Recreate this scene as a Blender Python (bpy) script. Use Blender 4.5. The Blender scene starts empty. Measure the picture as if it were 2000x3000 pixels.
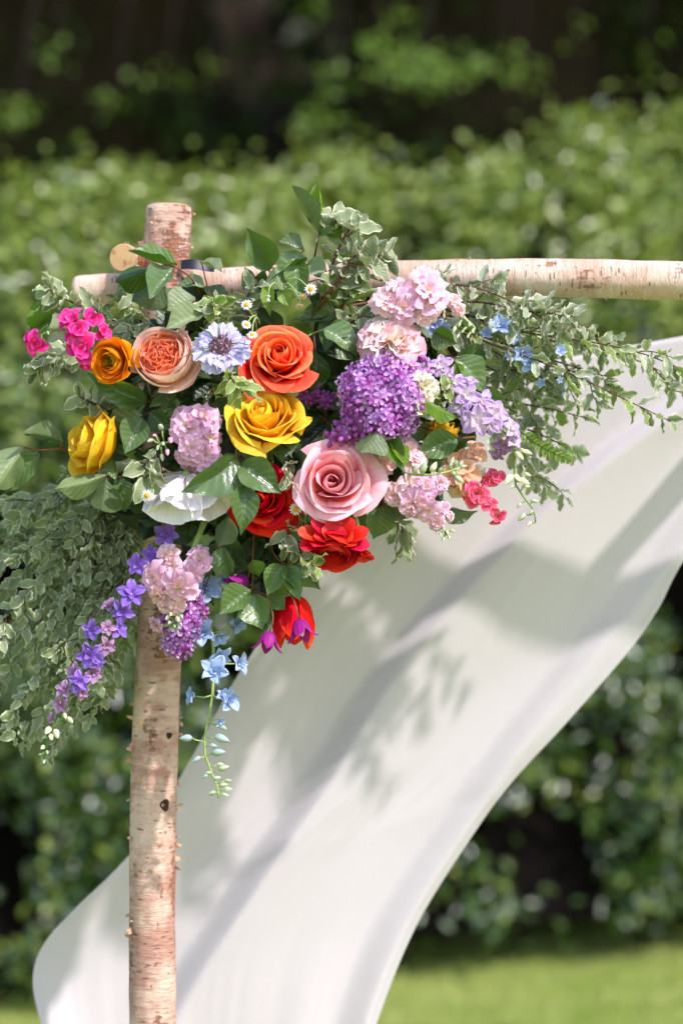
import bpy, math, random
import numpy as np
from mathutils import Vector, Matrix, Quaternion, noise

random.seed(11)
R = math.radians
scene = bpy.context.scene
COL = scene.collection

# ------------------------------------------------------------------ camera, sky, sun, exposure
K, DC, ZC = 0.00045, 3.2, 1.30           # metres per photo pixel on the focal plane, camera distance, camera height
cam_data = bpy.data.cameras.new('camera')
cam = bpy.data.objects.new('camera', cam_data)
COL.objects.link(cam)
cam.location = (0, -DC, ZC)
cam.rotation_euler = (R(90), 0, 0)
cam_data.sensor_fit = 'HORIZONTAL'
cam_data.sensor_width = 24.0
cam_data.lens = 24.0 * DC / (2000 * K)
cam_data.clip_end = 400
cam_data.clip_start = 0.05
cam_data.dof.use_dof = True
cam_data.dof.focus_distance = DC - 0.08
cam_data.dof.aperture_fstop = 2.1
scene.camera = cam

SUN_EL, SUN_AZ = R(46), R(44)             # azimuth measured from the right of the frame towards the camera
SUN = Vector((math.cos(SUN_EL) * math.cos(SUN_AZ), -math.cos(SUN_EL) * math.sin(SUN_AZ), math.sin(SUN_EL)))
world = bpy.data.worlds.new('World')
scene.world = world
world.use_nodes = True
wn = world.node_tree
wn.nodes.clear()
w_out = wn.nodes.new('ShaderNodeOutputWorld')
w_bg = wn.nodes.new('ShaderNodeBackground')
w_sky = wn.nodes.new('ShaderNodeTexSky')
w_sky.sky_type = 'NISHITA'
w_sky.sun_disc = False
w_sky.sun_elevation = SUN_EL
w_sky.sun_rotation = math.atan2(SUN.x, SUN.y)
w_sky.air_density = 1.0
w_sky.dust_density = 1.0
w_sky.ozone_density = 1.0
w_bg.inputs['Strength'].default_value = 0.15
wn.links.new(w_sky.outputs[0], w_bg.inputs[0])
wn.links.new(w_bg.outputs[0], w_out.inputs[0])

sun_data = bpy.data.lights.new('sun', 'SUN')
sun_data.energy = 2.45
sun_data.angle = R(1.5)
sun_data.color = (1.0, 0.955, 0.94)
sun = bpy.data.objects.new('sun', sun_data)
COL.objects.link(sun)
sun.location = SUN * 20
sun.rotation_euler = SUN.to_track_quat('Z', 'Y').to_euler()

vs = scene.view_settings
vs.view_transform = 'Standard'
vs.look = 'None'
vs.exposure = 0.93
vs.gamma = 1.0
vs.use_curve_mapping = False
vs.use_white_balance = True               # the camera's white balance: takes out the green cast of lawn and hedge
vs.white_balance_temperature = 6350
vs.white_balance_tint = 23

scene.render.engine = 'CYCLES'
cy = scene.cycles
cy.use_denoising = True
try:
    cy.denoiser = 'OPENIMAGEDENOISE'
except Exception:
    pass
cy.use_adaptive_sampling = True
cy.adaptive_threshold = 0.015
cy.max_bounces = 7
cy.diffuse_bounces = 4
cy.glossy_bounces = 2
cy.transmission_bounces = 4
cy.transparent_max_bounces = 4
cy.sample_clamp_indirect = 6.0
cy.sample_clamp_direct = 25.0
cy.caustics_reflective = False
cy.caustics_refractive = False
scene.render.film_transparent = False


# ------------------------------------------------------------------ helpers
def P(px, py, y=0.0):
    """World point that stands y metres behind the focal plane, seen at photo pixel px, py."""
    s = K * (DC + y) / DC
    return Vector(((px - 1000) * s, y, ZC - (py - 1500) * s))


def srgb(r, g, b):
    def f(c):
        c /= 255.0
        return c / 12.92 if c <= 0.04045 else ((c + 0.055) / 1.055) ** 2.4
    return (f(r), f(g), f(b), 1.0)


def thing(name, label, cat, loc, group=None):
    o = bpy.data.objects.new(name, None)
    o.empty_display_size = 0.02
    COL.objects.link(o)
    o.location = loc
    o['label'] = label
    o['category'] = cat
    if group:
        o['group'] = group
    return o


def part(name, mesh, parent, mtx=None, label=None):
    o = bpy.data.objects.new(name, mesh)
    COL.objects.link(o)
    o.parent = parent
    if mtx is not None:
        o.matrix_basis = mtx
    if label:
        o['label'] = label
    return o


def tag(o, label, cat, group=None, kind=None):
    o['label'] = label
    if cat:
        o['category'] = cat
    if group:
        o['group'] = group
    if kind:
        o['kind'] = kind
    return o


def mesh_from(name, verts, faces, mat=None, uvs=None, smooth=True):
    me = bpy.data.meshes.new(name)
    me.from_pydata([tuple(v) for v in verts], [], faces)
    if uvs is not None:
        lay = me.uv_layers.new(name='UVMap')
        idx = np.empty(len(me.loops), dtype=np.int32)
        me.loops.foreach_get('vertex_index', idx)
        lay.data.foreach_set('uv', np.asarray(uvs, dtype=np.float32)[idx].ravel())
    if smooth:
        me.polygons.foreach_set('use_smooth', np.ones(len(me.polygons), dtype=bool))
    if mat:
        me.materials.append(mat)
    me.update()
    return me


def grid_mesh(name, fn, nu, nv, mat=None, smooth=True):
    verts, uvs, faces = [], [], []
    for j in range(nv + 1):
        for i in range(nu + 1):
            u, v = i / nu, j / nv
            verts.append(fn(u, v))
            uvs.append((u, v))
    w = nu + 1
    for j in range(nv):
        for i in range(nu):
            a = j * w + i
            faces.append((a, a + 1, a + 1 + w, a + w))
    return mesh_from(name, verts, faces, mat, uvs, smooth)


def catmull(pts, n):
    pts = [Vector(p) for p in pts]
    if len(pts) == 2:
        return [pts[0].lerp(pts[1], i / n) for i in range(n + 1)]
    q = [pts[0] * 2 - pts[1]] + pts + [pts[-1] * 2 - pts[-2]]
    out = []
    segs = len(pts) - 1
    for i in range(n + 1):
        t = i / n * segs
        k = min(int(t), segs - 1)
        f = t - k
        a, b, c, d = q[k], q[k + 1], q[k + 2], q[k + 3]
        out.append(0.5 * ((2 * b) + (c - a) * f + (2 * a - 5 * b + 4 * c - d) * f * f + (3 * b - a - 3 * c + d) * f ** 3))
    return out


def tube_geo(path, rad, sides=6, cap=True):
    """verts, faces, uvs of a tube along path; rad(t) gives the radius."""
    verts, faces, uvs = [], [], []
    n = len(path)
    up = Vector((0.13, 0.31, 0.94))
    prev = None
    for i, p in enumerate(path):
        d = (path[min(i + 1, n - 1)] - path[max(i - 1, 0)]).normalized()
        if prev is None:
            x = d.cross(up).normalized()
        else:
            x = (prev - d * prev.dot(d)).normalized()
        prev = x
        yv = d.cross(x)
        t = i / (n - 1)
        for k in range(sides):
            a = 2 * math.pi * k / sides
            r = rad(t, a) if rad.__code__.co_argcount == 2 else rad(t)
            verts.append(p + (x * math.cos(a) + yv * math.sin(a)) * r)
            uvs.append((k / sides, t))
    for i in range(n - 1):
        for k in range(sides):
            a, b = i * sides + k, i * sides + (k + 1) % sides
            faces.append((a, b, b + sides, a + sides))
    if cap:
        faces.append(tuple(range(sides - 1, -1, -1)))
        faces.append(tuple((n - 1) * sides + k for k in range(sides)))
    return verts, faces, uvs


def tube_mesh(name, path, r0, r1, sides, mat):
    v, f, u = tube_geo(path, lambda t: r0 + (r1 - r0) * t, sides)
    return mesh_from(name, v, f, mat, u)


def frame_matrix(loc, xdir, normal, sx=1, sy=1, sz=1):
    x = xdir.normalized()
    z = normal - x * normal.dot(x)
    if z.length < 1e-4:
        z = Vector((0.2, -0.6, 0.5)) - x * x.dot(Vector((0.2, -0.6, 0.5)))
    z.normalize()
    y = z.cross(x)
    return Matrix(((x.x * sx, y.x * sy, z.x * sz, loc.x),
                   (x.y * sx, y.y * sy, z.y * sz, loc.y),
                   (x.z * sx, y.z * sy, z.z * sz, loc.z),
                   (0, 0, 0, 1)))


# ------------------------------------------------------------------ materials
class NT:
    def __init__(self, name):
        self.m = bpy.data.materials.new(name)
        self.m.use_nodes = True
        self.t = self.m.node_tree
        self.t.nodes.clear()
        self.out = self.t.nodes.new('ShaderNodeOutputMaterial')

    def n(self, kind, **kw):
        nd = self.t.nodes.new(kind)
        for k, v in kw.items():
            if k in nd.inputs:
                nd.inputs[k].default_value = v
            else:
                setattr(nd, k, v)
        return nd

    def l(self, a, b):
        self.t.links.new(a, b)

    def math(self, op, a, b=None, c=None, clamp=False):
        nd = self.t.nodes.new('ShaderNodeMath')
        nd.operation = op
        nd.use_clamp = clamp
        for i, x in enumerate((a, b, c)):
            if x is None:
                continue
            if isinstance(x, (int, float)):
                nd.inputs[i].default_value = x
            else:
                self.l(x, nd.inputs[i])
        return nd.outputs[0]

    def mix(self, fac, a, b, blend='MIX'):
        nd = self.t.nodes.new('ShaderNodeMix')
        nd.data_type = 'RGBA'
        nd.blend_type = blend
        for s, x in ((nd.inputs[0], fac), (nd.inputs[6], a), (nd.inputs[7], b)):
            if isinstance(x, (int, float, tuple)):
                s.default_value = x
            else:
                self.l(x, s)
        return nd.outputs[2]

    def ramp(self, fac, stops):
        nd = self.t.nodes.new('ShaderNodeValToRGB')
        el = nd.color_ramp.elements
        while len(el) < len(stops):
            el.new(0.5)
        for e, (p, c) in zip(el, stops):
            e.position = p
            e.color = c
        self.l(fac, nd.inputs[0])
        return nd.outputs[0]

    def noise(self, vec, scale, detail=3, rough=0.55):
        nd = self.t.nodes.new('ShaderNodeTexNoise')
        nd.inputs['Scale'].default_value = scale
        nd.inputs['Detail'].default_value = detail
        nd.inputs['Roughness'].default_value = rough
        if vec is not None:
            self.l(vec, nd.inputs['Vector'])
        return nd.outputs[0]

    def smooth(self, x, lo, hi):
        nd = self.t.nodes.new('ShaderNodeMapRange')
        nd.interpolation_type = 'SMOOTHSTEP'
        nd.inputs[1].default_value = lo
        nd.inputs[2].default_value = hi
        self.l(x, nd.inputs[0])
        return nd.outputs[0]

    def mapping(self, vec, scale):
        nd = self.t.nodes.new('ShaderNodeMapping')
        nd.inputs['Scale'].default_value = scale
        self.l(vec, nd.inputs[0])
        return nd.outputs[0]

    def bump(self, h, strength, dist=0.002):
        nd = self.t.nodes.new('ShaderNodeBump')
        nd.inputs['Strength'].default_value = strength
        nd.inputs['Distance'].default_value = dist
        self.l(h, nd.inputs['Height'])
        return nd.outputs[0]

    def thin(self, color, tcolor, tfac, rough=0.5, spec=0.4, bump=None):
        """A thin living sheet: glossy surface plus light that passes through."""
        p = self.n('ShaderNodeBsdfPrincipled')
        p.inputs['Roughness'].default_value = rough
        p.inputs['Specular IOR Level'].default_value = spec
        self.l(color, p.inputs['Base Color'])
        t = self.n('ShaderNodeBsdfTranslucent')
        self.l(tcolor, t.inputs['Color'])
        if bump is not None:
            self.l(bump, p.inputs['Normal'])
        mx = self.n('ShaderNodeMixShader')
        mx.inputs[0].default_value = tfac
        self.l(p.outputs[0], mx.inputs[1])
        self.l(t.outputs[0], mx.inputs[2])
        self.l(mx.outputs[0], self.out.inputs[0])
        return self.m

    def solid(self, color, rough=0.6, spec=0.4, bump=None):
        p = self.n('ShaderNodeBsdfPrincipled')
        p.inputs['Roughness'].default_value = rough
        p.inputs['Specular IOR Level'].default_value = spec
        if isinstance(color, tuple):
            p.inputs['Base Color'].default_value = color
        else:
            self.l(color, p.inputs['Base Color'])
        if bump is not None:
            self.l(bump, p.inputs['Normal'])
        self.l(p.outputs[0], self.out.inputs[0])
        return self.m


def mat_plain(name, c, rough=0.6, spec=0.3, vary=0.25, scale=60):
    g = NT(name)
    tc = g.n('ShaderNodeTexCoord')
    nz = g.noise(tc.outputs['Object'], scale, 3)
    d = tuple(x * (1 - vary) for x in c[:3]) + (1,)
    l = tuple(min(1, x * (1 + vary)) for x in c[:3]) + (1,)
    return g.solid(g.mix(nz, d, l), rough, spec, g.bump(nz, 0.3, 0.001))


def mat_bark(name, axis, cream, tan, peel, peel_lo, dark_lo):
    g = NT(name)
    tc = g.n('ShaderNodeTexCoord')
    ob = tc.outputs['Object']
    sq = [1.0, 1.0, 1.0]
    sq[axis] = 6.0
    st = g.mapping(ob, tuple(sq))                    # streaks that run round the trunk
    big = g.noise(ob, 16, 5, 0.65)
    streak = g.noise(st, 22, 5, 0.65)
    fine = g.noise(st, 90, 4, 0.7)
    base = g.mix(g.smooth(g.math('ADD', g.math('MULTIPLY', big, 0.85), g.math('MULTIPLY', streak, 0.35)), 0.50, 0.70), tan, cream)
    base = g.mix(g.math('MULTIPLY', g.smooth(fine, 0.55, 0.75), 0.35), base, tuple(c * 0.55 for c in tan[:3]) + (1,))
    lo = [1.6, 1.6, 1.6]
    lo[axis] = 0.7
    pn = g.math('ADD', g.math('MULTIPLY', g.noise(g.mapping(ob, tuple(lo)), 14, 6, 0.68), 0.75), g.math('MULTIPLY', g.noise(st, 26, 5, 0.75), 0.35))
    pm = g.smooth(pn, peel_lo, peel_lo + 0.07)
    base = g.mix(pm, base, g.mix(streak, peel, tuple(c * 0.65 for c in peel[:3]) + (1,)))
    vo = g.n('ShaderNodeTexVoronoi')
    sq2 = [1.0, 1.0, 1.0]
    sq2[axis] = 4.5
    g.l(g.mapping(ob, tuple(sq2)), vo.inputs['Vector'])
    vo.inputs['Scale'].default_value = 36
    len_m = g.math('MULTIPLY', g.math('LESS_THAN', vo.outputs['Distance'], 0.2), g.math('GREATER_THAN', g.noise(ob, 25, 2), 0.5))
    base = g.mix(g.math('MULTIPLY', len_m, 0.75), base, (0.16, 0.075, 0.035, 1))
    dk = g.smooth(g.noise(ob, 17, 4, 0.6), dark_lo, dark_lo + 0.05)
    base = g.mix(g.math('MULTIPLY', dk, 0.85), base, (0.05, 0.032, 0.024, 1))
    h = g.math('SUBTRACT', g.math('ADD', g.math('MULTIPLY', streak, 0.7), g.math('MULTIPLY', fine, 0.4)), g.math('MULTIPLY', pm, 0.5))
    return g.solid(base, 0.62, 0.3, g.bump(h, 1.0, 0.006))


M = {}
M['bark_post'] = mat_bark('birch_bark_tan', 2, srgb(230, 196, 170), srgb(194, 146, 124), srgb(200, 130, 90), 0.598, 0.705)
M['bark_beam'] = mat_bark('birch_bark_cream', 0, srgb(238, 212, 186), srgb(218, 182, 152), srgb(212, 142, 88), 0.642, 0.70)
M['bark_log'] = mat_bark('birch_bark_brace', 1, srgb(222, 190, 160), srgb(186, 140, 112), srgb(196, 104, 50), 0.60, 0.72)


def mat_endgrain():
    g = NT('cut_birch_end_grain')
    tc = g.n('ShaderNodeTexCoord')
    ob = tc.outputs['Object']
    ln = g.n('ShaderNodeVectorMath', operation='LENGTH')
    g.l(ob, ln.inputs[0])
    wob = g.math('ADD', ln.outputs['Value'], g.math('MULTIPLY', g.noise(ob, 40, 2), 0.006))
    ring = g.math('SINE', g.math('MULTIPLY', wob, 2200))
    base = g.mix(g.math('MULTIPLY_ADD', ring, 0.25, 0.4), srgb(206, 172, 122), srgb(176, 138, 92))
    base = g.mix(g.smooth(g.noise(ob, 70, 3), 0.55, 0.7), base, srgb(150, 112, 74))
    return g.solid(base, 0.75, 0.2, g.bump(g.noise(ob, 300, 2), 0.4, 0.001))


M['end'] = mat_endgrain()
M['peel'] = mat_plain('peeling_bark_curl', srgb(212, 166, 132), 0.6, 0.2, 0.35, 200)
M['knot'] = mat_plain('dark_branch_knot', srgb(72, 50, 38), 0.8, 0.15, 0.5, 150)
M['tie'] = mat_plain('black_plastic_strap', (0.016, 0.016, 0.018, 1), 0.35, 0.5, 0.2)

g = NT('lawn_turf')
tc = g.n('ShaderNodeTexCoord')
ob = tc.outputs['Object']
patch = g.noise(g.mapping(ob, (0.6, 1.6, 1)), 3.4, 5, 0.65)
fine = g.noise(ob, 60, 4, 0.7)
c = g.mix(g.smooth(patch, 0.38, 0.62), srgb(132, 158, 56), srgb(182, 192, 110))
c = g.mix(g.math('MULTIPLY', fine, 0.4), c, srgb(112, 136, 48))
M['lawn'] = g.solid(c, 0.8, 0.15, g.bump(fine, 0.8, 0.02))


def mat_foliage(name, dark, light, tl, rough, spec, tfac, scale=3.0):
    g = NT(name)
    ge = g.n('ShaderNodeNewGeometry')
    rnd = ge.outputs['Random Per Island']
    tc = g.n('ShaderNodeTexCoord')
    nz = g.noise(tc.outputs['Object'], scale, 2)
    f = g.math('ADD', g.math('MULTIPLY', rnd, 0.7), g.math('MULTIPLY', nz, 0.4), clamp=True)
    col = g.mix(f, dark, light)
    rgb = g.n('ShaderNodeRGB')
    rgb.outputs[0].default_value = tl
    return g.thin(col, g.mix(rnd, tl, tuple(x * 0.6 for x in tl[:3]) + (1,)), tfac, rough, spec)


M['hedge'] = mat_foliage('glossy_hedge_leaf', srgb(28, 54, 13), srgb(72, 108, 30), srgb(120, 170, 30), 0.30, 1.0, 0.20)
M['hedge_young_lit'] = mat_foliage('young_lit_hedge_leaf', srgb(74, 104, 26), srgb(168, 186, 88), srgb(170, 195, 60), 0.30, 1.0, 0.28)  # young growth, also paler to paint the sunlit top of the hedge
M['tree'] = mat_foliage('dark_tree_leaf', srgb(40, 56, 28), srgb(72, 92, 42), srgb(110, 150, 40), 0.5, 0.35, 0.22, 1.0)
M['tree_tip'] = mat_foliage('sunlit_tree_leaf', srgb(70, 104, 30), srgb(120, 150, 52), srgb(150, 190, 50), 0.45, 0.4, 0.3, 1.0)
M['grass'] = mat_foliage('grass_blade', srgb(134, 156, 62), srgb(180, 192, 108), srgb(190, 205, 100), 0.6, 0.25, 0.3, 2.0)
M['wood_dark'] = mat_plain('dark_tree_bark', srgb(38, 31, 27), 0.85, 0.1, 0.4, 8)
M['core_tree'] = mat_plain('tree_shade_core', srgb(58, 50, 42), 0.9, 0.05, 0.5, 3)  # dark colour for opaque cores added to shade the trees
M['core'] = mat_plain('hedge_shade_core', srgb(17, 14, 11), 0.9, 0.05, 0.5, 12)  # near-black shade colour for the solid sheet inside the hedge

g = NT('white_chiffon')
tc = g.n('ShaderNodeTexCoord')
weave = g.noise(g.mapping(tc.outputs['UV'], (420, 420, 1)), 1.0, 2)
soft = g.noise(tc.outputs['Object'], 7, 3)
white = g.mix(weave, srgb(220, 214, 210), srgb(227, 221, 217))
wt = g.mix(weave, srgb(224, 219, 218), srgb(230, 226, 225))
M['cloth'] = g.thin(white, wt, 0.26, 0.85, 0.1, g.bump(g.math('ADD', soft, g.math('MULTIPLY', weave, 0.1)), 0.12, 0.01))


# ------------------------------------------------------------------ the ground
def ground_z(x, y=0.0):
    return 0.048 * max(-6, min(6, x)) - 0.088 + 0.01 * math.sin(x * 1.7 + y * 0.9)


def lawn_mesh():
    n = 90
    xs = [math.copysign(abs(t) ** 2.2, t) * 90 for t in np.linspace(-1, 1, n + 1)]
    ys = [math.copysign(abs(t) ** 2.2, t) * 90 + 3 for t in np.linspace(-1, 1, n + 1)]
    v = [(x, y, ground_z(x, y)) for y in ys for x in xs]
    w = n + 1
    f = [(j * w + i, j * w + i + 1, j * w + i + 1 + w, j * w + i + w) for j in range(n) for i in range(n)]
    return mesh_from('lawn', v, f, M['lawn'])


lawn = bpy.data.objects.new('lawn', lawn_mesh())
COL.objects.link(lawn)
tag(lawn, 'bright green mown lawn running up to the hedge', None, kind='structure')


def leaf_cloud(name, centers, normals, sizes, mat, fold=0.25, aspect=0.5, seed=1, spread=0.6):
    """One mesh of many small folded leaves (two faces each)."""
    rs = np.random.RandomState(seed)
    n = len(centers)
    c = np.asarray(centers, dtype=np.float64)
    nm = np.asarray(normals, dtype=np.float64)
    s = np.asarray(sizes, dtype=np.float64)[:, None]
    d = rs.normal(size=(n, 3))
    nz = nm + rs.normal(size=(n, 3)) * spread
    nz /= np.linalg.norm(nz, axis=1, keepdims=True) + 1e-9
    x = d - nz * np.sum(d * nz, axis=1, keepdims=True)
    x /= np.linalg.norm(x, axis=1, keepdims=True) + 1e-9
    y = np.cross(nz, x)
    base = c - x * s * 0.5
    tip = c + x * s * 0.5 - nz * s * 0.12
    m1 = c + y * s * aspect * 0.5 - x * s * 0.08 + nz * s * fold * 0.4
    m2 = c - y * s * aspect * 0.5 - x * s * 0.08 + nz * s * fold * 0.4
    v = np.stack([base, m1, tip, m2], axis=1).reshape(-1, 3)
    me = bpy.data.meshes.new(name)
    me.vertices.add(4 * n)
    me.vertices.foreach_set('co', v.astype(np.float32).ravel())
    q = np.arange(n, dtype=np.int32) * 4
    tri = np.stack([q, q + 1, q + 2, q, q + 2, q + 3], axis=1).ravel()
    me.loops.add(6 * n)
    me.loops.foreach_set('vertex_index', tri.astype(np.int32))
    me.polygons.add(2 * n)
    me.polygons.foreach_set('loop_start', np.arange(0, 6 * n, 3, dtype=np.int32))
    me.materials.append(mat)
    me.update(calc_edges=True)
    return me


# grass blades on the strip of lawn in view
def grass_mesh():
    rs = np.random.RandomState(5)
    n = 42000
    x = rs.uniform(-2.2, 2.4, n)
    y = rs.uniform(1.6, 4.6, n)
    z = 0.048 * x - 0.088 + 0.01 * np.sin(x * 1.7 + y * 0.9)
    h = rs.uniform(0.018, 0.042, n)
    a = rs.uniform(0, 6.283, n)
    lx, ly = np.cos(a), np.sin(a)
    w = 0.0028
    lean = rs.normal(size=(n, 2)) * 0.014
    v = np.empty((n, 3, 3))
    v[:, 0] = np.stack([x - lx * w, y - ly * w, z - 0.002], 1)
    v[:, 1] = np.stack([x + lx * w, y + ly * w, z - 0.002], 1)
    v[:, 2] = np.stack([x + lean[:, 0], y + lean[:, 1], z + h], 1)
    me = bpy.data.meshes.new('grass')
    me.vertices.add(3 * n)
    me.vertices.foreach_set('co', v.astype(np.float32).ravel())
    me.loops.add(3 * n)
    me.loops.foreach_set('vertex_index', np.arange(3 * n, dtype=np.int32))
    me.polygons.add(n)
    me.polygons.foreach_set('loop_start', np.arange(0, 3 * n, 3, dtype=np.int32))
    me.materials.append(M['grass'])
    me.update(calc_edges=True)
    return me


grass = bpy.data.objects.new('grass', grass_mesh())
COL.objects.link(grass)
tag(grass, 'short sunlit grass blades of the lawn', 'grass', kind='stuff')


# ------------------------------------------------------------------ the hedge
def hedge_face_y(x):
    return 3.82 + 0.24 * x


def hedge_top(x):
    return 2.31 + 0.04 * math.sin(x * 2.1 + 0.6) + 0.03 * math.sin(x * 4.7 + 1.1) + 0.03 * math.sin(x * 9.3 + 2.0) \
        + (0.20 / (1 + math.exp(-(x - 0.62) * 9)))


def hedge_profile(x, t):
    """t 0..1 runs from the foot of the front face up and over the rounded top; returns point and outward normal."""
    top = hedge_top(x)
    yb = hedge_face_y(x)
    zg = ground_z(x) + 0.13
    if t < 0.5:
        f = t / 0.5
        p = (yb - 0.10 * f, zg + (1.25 - zg) * f)
        n = (-1.0, 0.08)
    else:
        f = (t - 0.5) / 0.5
        a = f * math.pi * 0.5
        p = (yb - 0.10 + 0.75 * (1 - math.cos(a)), 1.25 + (top - 1.25) * math.sin(a))
        n = (-math.cos(a) - 0.15, math.sin(a) + 0.3)
    l = math.hypot(*n)
    return Vector((x, p[0], p[1])), Vector((-0.24 * n[0] / l * -1 * 0.3, n[0] / l, n[1] / l))


def build_hedge():
    root = thing('hedge', 'tall rounded evergreen hedge with glossy leaves along the back of the lawn', 'hedge', (0, 3.9, 0))
    off = Vector((0, 3.9, 0))
    rs = random.Random(3)
    C, N, S = [], [], []
    C2, N2, S2 = [], [], []
    n_cl = 11500
    for i in range(n_cl):
        x = rs.uniform(-2.0, 2.6) if rs.random() < 0.78 else rs.uniform(-4.0, 5.0)
        t = rs.random() ** 0.8
        p, n = hedge_profile(x, t)
        gap = noise.noise(Vector((x * 3.1, p.z * 3.1, 4.2))) + 0.6 * noise.noise(Vector((x * 7, p.z * 7, 1.2)))
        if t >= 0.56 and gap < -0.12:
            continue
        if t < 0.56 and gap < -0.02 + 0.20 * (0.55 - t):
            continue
        lump = 0.11 * noise.noise(Vector((x * 2.6, p.y * 2.6, p.z * 2.6))) + 0.05 * noise.noise(Vector((x * 8, p.y * 8, p.z * 8)))
        c = p + n * (lump - abs(rs.gauss(0, 0.045)))
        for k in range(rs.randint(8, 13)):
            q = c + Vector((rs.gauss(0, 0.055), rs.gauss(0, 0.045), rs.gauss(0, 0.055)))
            young = rs.random() < 0.18 + 0.75 * max(0, min(1, (t - 0.5) * 4))  # more of the young, painted-lit leaves towards the top
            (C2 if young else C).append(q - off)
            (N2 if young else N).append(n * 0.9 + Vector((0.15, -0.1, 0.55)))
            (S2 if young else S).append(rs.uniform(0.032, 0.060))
    me = leaf_cloud('hedge_foliage', C, N, S, M['hedge'], 0.3, 0.52, 7, 0.75)
    o = part('foliage', me, root)
    o['kind'] = 'stuff'
    o = part('young_lit_foliage', leaf_cloud('hedge_young_lit_foliage', C2, N2, S2, M['hedge_young_lit'], 0.3, 0.52, 8, 0.75), root)
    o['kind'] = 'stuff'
    # dark solid sheet added behind the leaves to block light and paint shade
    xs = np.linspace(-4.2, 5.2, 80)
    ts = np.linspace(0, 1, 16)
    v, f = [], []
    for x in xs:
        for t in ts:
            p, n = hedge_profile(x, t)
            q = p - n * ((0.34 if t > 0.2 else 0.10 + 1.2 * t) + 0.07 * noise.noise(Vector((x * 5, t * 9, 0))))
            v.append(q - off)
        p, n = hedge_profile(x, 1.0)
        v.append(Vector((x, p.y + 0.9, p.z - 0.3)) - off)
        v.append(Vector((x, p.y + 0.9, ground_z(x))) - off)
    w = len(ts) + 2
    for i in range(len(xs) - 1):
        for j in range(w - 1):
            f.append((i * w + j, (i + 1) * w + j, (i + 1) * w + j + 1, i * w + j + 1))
    part('shade_core', mesh_from('hedge_core_sheet', v, f, M['core']), root)
    # stems rising out of the ground
    for i in range(24):
        x = -3.4 + i * 0.36 + rs.uniform(-.1, .1)
        y = hedge_face_y(x) + 0.25
        pts = [Vector((x, y, ground_z(x) - 0.05)), Vector((x + rs.uniform(-.05, .05), y + 0.05, 0.5)), Vector((x + rs.uniform(-.1, .1), y + 0.1, 1.1))]
        part('stem', tube_mesh('hedge_stem', [p - off for p in catmull(pts, 6)], 0.018, 0.012, 6, M['wood_dark']), root)
    return root


build_hedge()


# ------------------------------------------------------------------ trees behind
def blob_tree(label, x, y, trunk_h, lobes, n_leaves, seed, lit=None, leaf=0.15):
    root = thing('tree', label, 'tree', (x, y, ground_z(x)), 'trees behind the hedge')
    off = root.location
    rs = random.Random(seed)
    pts = [Vector((0, 0, -0.1)), Vector((0.08, 0.05, trunk_h * 0.5)), Vector((-0.05, 0, trunk_h)), Vector((0.1, 0.1, trunk_h + 2.0))]
    v, f, u = tube_geo(catmull(pts, 14), lambda t, a: 0.17 * (1 - 0.65 * t) * (1 + 0.08 * math.sin(a * 3 + t * 9)), 10)
    tr = part('trunk', mesh_from('tree_trunk', v, f, M['wood_dark'], u), root)
    for (lx, ly, lz, rx, ry, rz) in lobes:
        c = Vector((lx, ly, lz)) - off
        b = Vector((0, 0, max(1.2, min(trunk_h, c.z - 0.6))))
        mid = b.lerp(c, 0.5) + Vector((0, 0, 0.2))
        part('limb', tube_mesh('limb', catmull([b, mid, c], 8), 0.06, 0.015, 6, M['wood_dark']), tr)
    C, N, S = [], [], []
    per = n_leaves // len(lobes)
    for (lx, ly, lz, rx, ry, rz) in lobes:
        for k in range(per // 14):
            d = Vector((rs.gauss(0, 1), rs.gauss(0, 1), rs.gauss(0, 1))).normalized()
            r = rs.random() ** 0.35
            if noise.noise(d * 2.3 + Vector((lx, ly, lz))) < -0.25:
                r *= 0.75
            c = Vector((lx + d.x * rx * r, ly + d.y * ry * r, lz + d.z * rz * r))
            for q in range(14):
                C.append(c + Vector((rs.gauss(0, .13), rs.gauss(0, .13), rs.gauss(0, .10))) - off)
                N.append(d * 0.5 + Vector((0, 0, 0.6)))
                S.append(rs.uniform(0.7, 1.2) * leaf)
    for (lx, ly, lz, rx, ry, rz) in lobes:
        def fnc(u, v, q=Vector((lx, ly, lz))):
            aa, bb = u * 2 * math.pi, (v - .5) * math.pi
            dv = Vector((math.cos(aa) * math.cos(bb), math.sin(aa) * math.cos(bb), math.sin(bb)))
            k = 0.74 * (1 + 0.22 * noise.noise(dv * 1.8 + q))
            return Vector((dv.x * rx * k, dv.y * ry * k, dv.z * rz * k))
        part('crown_shade_core', grid_mesh('crown_shade_core', fnc, 14, 9, M['core_tree']), root, Matrix.Translation(Vector((lx, ly, lz)) - off))  # opaque core added inside each lobe to block sunlight
    o = part('crown', leaf_cloud('tree_crown', C, N, S, M['tree'], 0.25, 0.55, seed, 0.8), root)
    o['kind'] = 'stuff'
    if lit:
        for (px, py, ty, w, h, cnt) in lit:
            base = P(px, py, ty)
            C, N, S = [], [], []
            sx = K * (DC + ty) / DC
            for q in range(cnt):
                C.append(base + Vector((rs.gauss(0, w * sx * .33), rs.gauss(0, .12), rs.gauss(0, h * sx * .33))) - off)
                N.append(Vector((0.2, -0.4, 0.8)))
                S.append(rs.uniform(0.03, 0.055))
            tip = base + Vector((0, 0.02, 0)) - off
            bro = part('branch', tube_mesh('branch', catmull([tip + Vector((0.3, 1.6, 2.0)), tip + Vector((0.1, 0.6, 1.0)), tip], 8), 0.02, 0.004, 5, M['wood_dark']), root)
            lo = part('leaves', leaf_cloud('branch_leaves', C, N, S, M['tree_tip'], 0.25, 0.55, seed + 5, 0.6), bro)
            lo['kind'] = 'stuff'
    return root


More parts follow.
